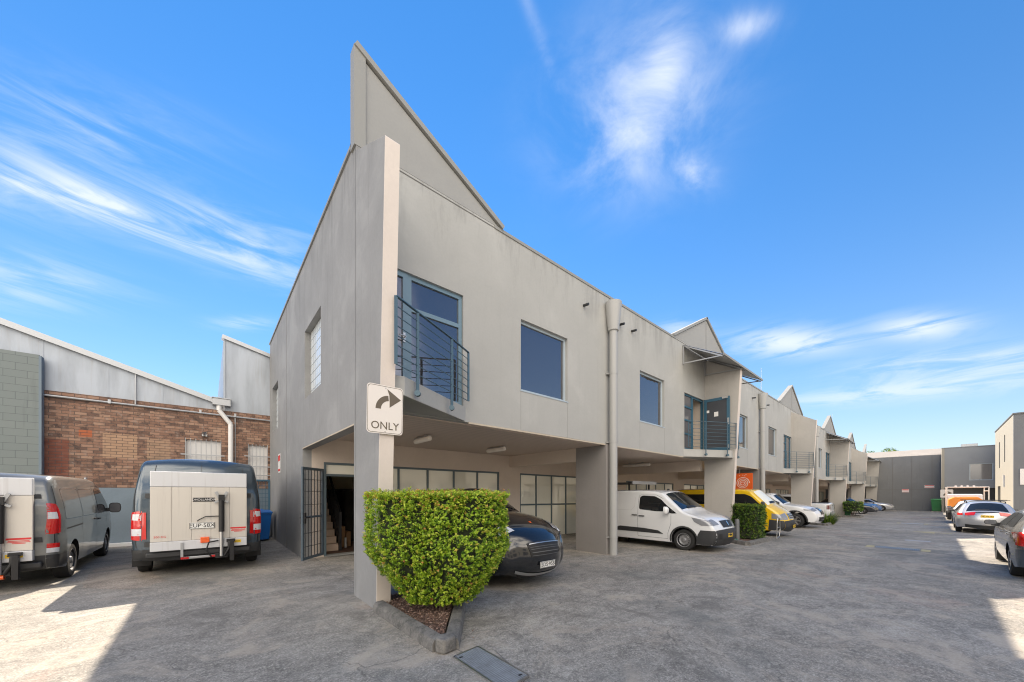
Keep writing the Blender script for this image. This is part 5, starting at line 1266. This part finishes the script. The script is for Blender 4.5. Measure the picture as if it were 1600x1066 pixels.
c.handle(2.66, 1.05, 'black_plastic'); c.handle(3.0, 1.03, 'black_plastic'); c.mirror_(3.98, 1.2, 'black_plastic', .22, .26)
vanrear(c, 1.97, .975, .3, .6, 1.2)
c.side('wing_panel', [(.3, .30), (.34, .62), (.55, .66), (.56, .45), (.5, .28)], 'paint_slate_van', .014)
c.across('rear_window', (.03, 1.15), (.07, 1.6), .33, .31, 'car_glass', .006, c0=.47, sides=(1, -1))
ts = c.side('tail_light', c.edge((0, .92), (.035, 1.47))+[(.10, 1.45), (.17, 1.25), (.18, .94)], 'red_lens', .010)
for sg, ob_ in zip((1, -1), ts):
    c.side('lamp_cell', c.edge((.01, 1.19), (.015, 1.31))+[(.08, 1.31), (.085, 1.19)], 'clear_lens', .018, sides=(sg,), parent=ob_)
    o2 = c.side('lower_lamp', c.edge((0, .60), (0, .68))+[(.09, .68), (.09, .60)], 'clear_lens', .014, sides=(sg,))[0]
    c.side('lamp_cell', c.edge((0, .68), (0, .76))+[(.09, .76), (.09, .68)], 'red_lens', .015, sides=(sg,), parent=o2)
c.across('hinge', (.0, .79), (.0, .88), .075, .075, 'black_plastic', .03, c0=.90, sides=(1, -1), n=4); c.across('hinge', (.05, 1.55), (.055, 1.62), .07, .07, 'black_plastic', .03, c0=.90, sides=(1, -1), n=4)
c.across('corner_glass', (.0, .58), (.12, 1.8), .10, .09, 'black_gloss', .005, c0=.72, sides=(1, -1), n=3)
lift(c, 1.44, .52, 1.90, plate=False, ram=.28)
c.box('step', -.12, .0, -.8, .8, .36, .46, 'black_plastic', .02)
c.box('aerial_base', 3.35, 3.42, -.72, -.68, 1.93, 2.02, 'galv')
MB().tube((c.off-.2, -.30, .27), (c.off-.2, -.44, .27), .04, 14).build('tow_lamp', 'orange_lens', c.t, smooth=40)

# black suv nose
L_ = 4.85; c = Car('black_suv', 'glossy black SUV nose showing behind the large hedge', 'car', (4.55, 4.62+L_/2, -.03), R(-90),
    [(.08, .35), (.0, .6), (.05, .95), (.3, 1.15, 1), (.75, 1.55), (1.3, 1.68), (2.0, 1.71), (2.7, 1.66, 1), (3.40, 1.24, 1), (3.9, 1.18), (4.3, 1.09), (4.6, .97), (4.76, .82), (4.84, .62), (4.84, .40), (4.72, .27)],
    [.98, 3.87], .365, .965, [(.2, .93), (.5, .985), (.75, 1), (1.0, .985), (1.25, .95), (1.7, .72)], [(0, .85), (.3, .95), (1, 1), (3.6, 1), (4.2, .975), (4.6, .90), (4.84, .76)], 'paint_black', zb=.26, arch=.43, r=.13, bulge=(.20, .07, .1), rim='rim_alloy', spokes=10)
c.across('windscreen', (2.76, 1.62), (3.36, 1.265), .90, .98, 'car_glass', .005); c.side('side_window', [(1.2, 1.18), (1.5, 1.52), (2.6, 1.52), (3.2, 1.16)], 'car_glass', .004, rounded=.06)
c.across('headlight', (4.22, 1.11), (4.66, .925), .10, .17, 'clear_lens', .012, c0=.915, c1=.845, sides=(1, -1)); c.side('headlight_side', [(4.08, 1.07), (4.16, .93), (4.5, .84)]+c.edge((4.66, .925), (4.22, 1.11)), 'clear_lens', .012)
for sg in (1, -1):
    for xx in (4.36, 4.5):
        z_ = 1.06 if xx < 4.4 else 1.01
        c.across('lamp_projector', (xx-.03, z_+.01), (xx+.04, z_-.02), .045, .045, 'chrome', .018, c0=.82*sg, n=4)
c.across('radiator_grille', (4.80, .74), (4.845, .56), .62, .56, 'black', .012)
for k in range(5): c.across('grille_bar', (4.80+.011*k, .728-.036*k), (4.803+.011*k, .721-.036*k), .58-.012*k, .58-.012*k, 'bollard_grey' if k else 'steel', .03)
c.across('lower_trim', (4.83, .36), (4.79, .31), .95, .9, 'galv', .016); c.across('lower_intake', (4.80, .31), (4.73, .27), .8, .75, 'black', .01)
c.across('bonnet_badge', (4.52, 1.01), (4.57, .985), .035, .03, 'orange_lens', .006, n=4); c.plate(5.075, .0, .43, 'SDS·95B', 'plate_white', 1, .37, .11, frame=True)
c.line([(4.6, .62), (4.78, .60)], .03, 'clear_lens', name='side_lamp')
c.across('bonnet_line', (3.6, 1.22), (4.55, .99), .005, .005, 'black', .004, c0=.62, sides=(1, -1), n=2)

# white pickup (nose) and white pickup (tray)
UTE = [(.05, .45), (.0, .6), (.02, 1.2, 1), (.06, 1.24, 1), (1.6, 1.26, 1), (1.62, 1.30, 1), (1.75, 1.72), (2.2, 1.82), (3.0, 1.82), (3.25, 1.74, 1), (3.85, 1.24, 1), (4.4, 1.17), (4.85, 1.06), (5.1, .93), (5.22, .75), (5.25, .5), (5.15, .33)]
def ute(label, loc, rz, rim='rim_alloy'):
    c = Car('white_pickup', label, 'pickup truck', loc, rz, UTE, [1.15, 4.35], .39, .95, [(.3, .96), (.6, 1), (1.1, .99), (1.3, .95), (1.8, .80)], [(0, .97), (.3, 1), (4.2, 1), (4.8, .95), (5.25, .78)], 'paint_white', zb=.34, arch=.50, r=.08, bulge=(.15, .05, .02), rim=rim, spokes=6)
    c.across('windscreen', (3.3, 1.7), (3.82, 1.27), .9, .97, 'car_glass', .005); c.side('side_window', [(1.95, 1.3), (2.0, 1.68), (2.75, 1.7), (2.75, 1.28)], 'car_glass', .004, rounded=.05); c.side('side_window', [(2.83, 1.28), (2.83, 1.7), (3.2, 1.65), (3.68, 1.26)], 'car_glass', .004, rounded=.05)
    for wx in c.wheels:
        a_ = [(wx+.50*math.cos(q), .39+.50*math.sin(q)) for q in np.linspace(-.1, math.pi+.1, 16)]; b_ = [(wx+.56*math.cos(q), .39+.56*math.sin(q)) for q in np.linspace(math.pi+.1, -.1, 16)]
        c.side('arch_trim', a_+b_, 'black_plastic', .02)
    c.across('headlight', (4.97, 1.0), (5.13, .89), .17, .17, 'lamp_glass', .012, c0=.845, sides=(1, -1)); c.side('headlight_side', [(4.70, 1.04), (4.74, .95)]+c.edge((5.13, .89), (4.97, 1.0)), 'lamp_glass', .010)
    c.across('radiator_grille', (5.03, .98), (5.22, .70), .52, .5, 'black_gloss', .014); c.across('grille_bar', (5.13, .88), (5.15, .85), .5, .5, 'chrome', .022); c.across('air_intake', (5.24, .60), (5.22, .42), .85, .8, 'black', .012)
    c.line([(1.66, .5), (1.66, 1.25)], .01); c.line([(2.79, .45), (2.79, 1.7)], .01); c.line([(3.75, .6), (3.75, 1.2)], .01); c.mirror_(3.6, 1.25, 'black_plastic', .2, .2)
    c.handle(1.95, 1.12); c.handle(2.95, 1.12)
    c.across('tray_cover', (.12, 1.245), (1.55, 1.262), .92, .92, 'black', .006); c.across('rear_window', (1.64, 1.34), (1.73, 1.66), .8, .78, 'car_glass', .006)
    for sg in (1, -1): c.across('tail_light', (.0, .86), (.015, 1.14), .075, .075, 'smoked_lens', .014, c0=.92*sg, n=4)
    c.side('tail_light_side', [(.01, .86), (.02, 1.14), (.16, 1.14), (.16, .86)], 'smoked_lens', .008)
    c.across('tailgate_seam', (.0, .66), (.0, .68), .8, .8, 'black', .006); c.across('rear_bumper', (.05, .46), (.0, .62), .85, .85, 'galv', .05); c.across('tail_handle', (.015, 1.08), (.018, 1.14), .1, .1, 'black', .014)
    c.side('lower_sill', [(1.75, .36), (1.75, .44), (3.75, .44), (3.75, .36)], 'black_plastic', .03)
    return c
ute('white pickup truck nose out between the third fin wall and its downpipe', (25.05, 3.98+2.62, gz(24.5)), R(-90)); ute('white pickup truck showing its tray and tail light past the third fin wall', (32.0, 4.45+2.62, gz(32)), R(90))

# far cars
def saloon(label, loc, rz, paint, name='parked_car', wagon=0, W=.90, H=1.46, L_=4.7, group=None, rim='rim_alloy', sp=5):
    if wagon: up = [(.10, .30), (.0, .5), (.0, .72), (.06, .95, 1), (.42, 1.30), (.58, H-.05, 1), (1.2, H), (2.2, H+.01), (2.8, H-.05, 1), (3.55, 1.0, 1), (4.0, .93), (4.4, .80), (4.62, .62), (L_, .45), (4.62, .26)]
    else: up = [(.08, .30), (.0, .5), (.02, .82), (.12, 1.0, 1), (.55, 1.06, 1), (1.1, H-.1), (1.6, H), (2.2, H), (2.7, H-.06, 1), (3.4, 1.0, 1), (3.9, .93), (4.35, .80), (4.6, .62), (L_, .45), (4.62, .26)]
    c = Car(name, label, 'car', loc, rz, up, [.98, 3.76], .33, W, [(.2, .94), (.45, .99), (.7, 1), (.95, .97), (1.05, .92), (H, .66)], [(0, .84), (.25, .95), (.9, 1), (3.6, 1), (4.2, .95), (L_, .76)], paint, zb=.24, arch=.385, r=.12, bulge=(.16, .06, .11), rim=rim, spokes=sp, group=group)
    c.across('windscreen', (2.85 if wagon else 2.75, H-.09), (3.52 if wagon else 3.37, 1.02), .9, .98, 'car_glass', .005)
    c.side('side_window', [(.9, 1.05), (1.25, H-.12), (1.95, H-.09), (1.95, 1.02)], 'car_glass', .004, rounded=.05); c.side('side_window', [(2.02, 1.02), (2.02, H-.09), (2.65, H-.12), (3.25, 1.02)], 'car_glass', .004, rounded=.05)
    c.across('rear_window', (.12 if wagon else .62, 1.02 if wagon else 1.09), (.50 if wagon else 1.05, H-.13), .90, .84, 'car_glass', .006)
    c.line([(1.98, .35), (1.98, 1.3)], .008); c.line([(3.12, .4), (3.2, 1.0)], .008); c.handle(2.12, .88, paint); c.handle(1.1, .9, paint)
    c.mirror_(3.05, .98, 'paint_black' if paint != 'paint_white' else paint, .2, .13)
    return c
c = saloon('silver car with black roof rails and yellow plate, second from the right edge', (27.6+2.35, -1.58, gz(29)), 0, 'paint_silver', wagon=1, W=.93, H=1.47)
for sg in (1, -1):
    c.across('tail_light', (.03, .84), (.06, .97), .20, .24, 'red_lens', .014, c0=.76*sg, c1=.73*sg, n=6); m = MB().tube((c.off+.75, sg*.56, 1.50), (c.off+2.7, sg*.56, 1.53), .02, 8)
    m.bar((c.off+.8, sg*.56, 1.5), (c.off+.8, sg*.56, 1.43), .04, .04).bar((c.off+2.6, sg*.56, 1.52), (c.off+2.6, sg*.56, 1.43), .04, .04); m.build('roof_rail', 'black', c.t, smooth=40)
MB().bar((c.off+1.1, -.72, 1.56), (c.off+1.1, .72, 1.56), .07, .02).build('roof_bar', 'black', c.t); MB().bar((c.off+2.2, -.72, 1.57), (c.off+2.2, .72, 1.57), .07, .02).build('roof_bar', 'black', c.t)
c.side('tail_light_side', [(.02, .86), (.06, .98), (.36, .96), (.2, .86)], 'red_lens', .008); c.across('lower_bumper', (.1, .28), (.0, .44), .92, .97, 'black_plastic', .014); c.across('chrome_strip', (.04, .95), (.05, .98), .5, .5, 'black_gloss', .01)
c.plate(-.125, 0, .83, 'DK 41 RV', 'plate_yellow', -1, .37, .11); c.across('wiper', (.13, 1.03), (.15, 1.07), .3, .3, 'black', .02, c0=.2)
c = saloon('graphite grey car cut by the right edge with big red tail light', (12.35+2.35, -1.94, gz(14)), 0, 'paint_graphite', wagon=1, W=.91, H=1.43, L_=4.3 if 0 else 4.7, sp=8)
c.side('tail_light_side', c.edge((0, .72), (.08, .98))+[(.2, 1.0), (.62, .96), (.42, .86), (.26, .78), (.24, .73)], 'red_lens', .012)
for sg in (1, -1):
    ob_ = c.across('tail_light', (.0, .72), (.07, .98), .17, .14, 'red_lens', .014, c0=.845*sg, c1=.875*sg, n=5)[0]; c.across('lamp_cell', (.01, .78), (.03, .86), .15, .15, 'clear_lens', .019, c0=.83*sg, n=4, parent=ob_)
c.across('rear_bumper', (.09, .28), (.0, .66), 1.0, 1.0, 'paint_slate', .016); c.side('bumper_corner', c.edge((.09, .28), (0, .66))+[(.4, .62), (.5, .56), (.56, .40), (.5, .28)], 'paint_slate', .014)
c = saloon('white car half hidden ahead of the silver one', (35.6+2.35, -1.62, gz(37)), 0, 'paint_white', W=.88)
for sg in (1, -1): c.across('tail_light', (.03, .76), (.08, .95), .16, .18, 'red_lens', .014, c0=.80*sg, n=5)
c = saloon('silver car nose out at the far end against the dark warehouse', (64.2, 3.3+2.35, gz(64)), R(-90), 'paint_silver'); c.across('headlight', (4.42, .78), (4.60, .64), .17, .17, 'lamp_glass', .012, c0=.75, sides=(1, -1))
c = saloon('dark car nose out behind the small far hedge', (50.2, 3.7+2.35, gz(50)), R(-90), 'paint_dark', H=1.55); c.across('headlight', (4.42, .78), (4.60, .64), .17, .17, 'lamp_glass', .012, c0=.75, sides=(1, -1))
c = saloon('blue car nose out near the last fin wall', (57.2, 3.9+2.35, gz(57)), R(-90), 'paint_blue', H=1.55); c.across('headlight', (4.42, .78), (4.60, .64), .17, .17, 'lamp_glass', .012, c0=.75, sides=(1, -1))
c = saloon('dark car deep in the fourth unit bay, nose out', (45.6, 6.0+2.35, gz(46)), R(-90), 'paint_dark', H=1.5)

# orange loaded flatbed
t = thing('flatbed_truck', 'flatbed truck with an orange load and pale ladder rack, beyond the silver car', 'truck', (44.5, -1.55, gz(44)))
MB().box(-2.2, 1.6, -.95, .95, .85, 1.0).build('tray', 'galv', t, bevel=.01)
MB().prism([(-.78, 1.01), (.88, 1.01), (.86, 1.55), (.6, 1.72), (-.5, 1.75), (-.76, 1.5)], -1.9, 1.3, 'x').build('load', 'orange_tarp', t, bevel=.03)
m = MB()
for x in (-2.15, 1.5):
    for y in (-.95, .95): m.tube((x, y, 1.0), (x, y, 2.5), .03, 8)
    m.tube((x, -.95, 2.48), (x, .95, 2.48), .03, 8)
for y in (-.95, .95): m.tube((-2.15, y, 2.2), (1.5, y, 2.2), .025, 8).tube((-2.15, y, 2.48), (1.5, y, 2.48), .025, 8)
m.build('ladder_rack', 'cream_paint', t, smooth=40)
MB().prism([(1.7, .5), (1.7, 1.95), (2.4, 1.98), (3.0, 1.35), (3.5, 1.15), (3.55, .5)], -.9, .9, 'y').build('cab', 'paint_white', t, bevel=.08)
for x in (-1.1, 2.8):
    for y in (-.82, .82): MB().lathe([(.001, -.11), (.36, -.1), (.38, 0), (.36, .1), (.001, .11)], 24, 'y', (x, y, .38)).build('wheel', 'tyre', t, smooth=40)
for y in (-.75, .75): MB().box(-2.24, -2.2, y-.15, y+.15, .86, .98).build('tail_light', 'red_lens', t)
for y in (-.45, -.15, .15, .45): MB().tube((1.5, y, 2.6), (1.42, y, 2.6), .07, 12).build('work_lamp', 'clear_lens', t)

# long black rack load carried high behind the white van (an awning rail on the bay wall)
t = thing('storage_rack', 'long black raised roof rack with a pale top behind the white van', 'rack', (12.6, 8.6, gz(12)))
MB().box(-.55, 1.2, -1.3, 1.0, 2.12, 2.17).build('rack_floor', 'black_plastic', t, bevel=.01)
MB().box(-.55, 1.2, -1.34, -1.3, 2.10, 2.22).build('rack_edge', 'galv', t)
m = MB()
for x in (-.4, 1.05):
    for y in (-1.1, .8): m.bar((x, y, 0), (x, y, 2.12), .05, .05)
m.build('rack_leg', 'black', t)
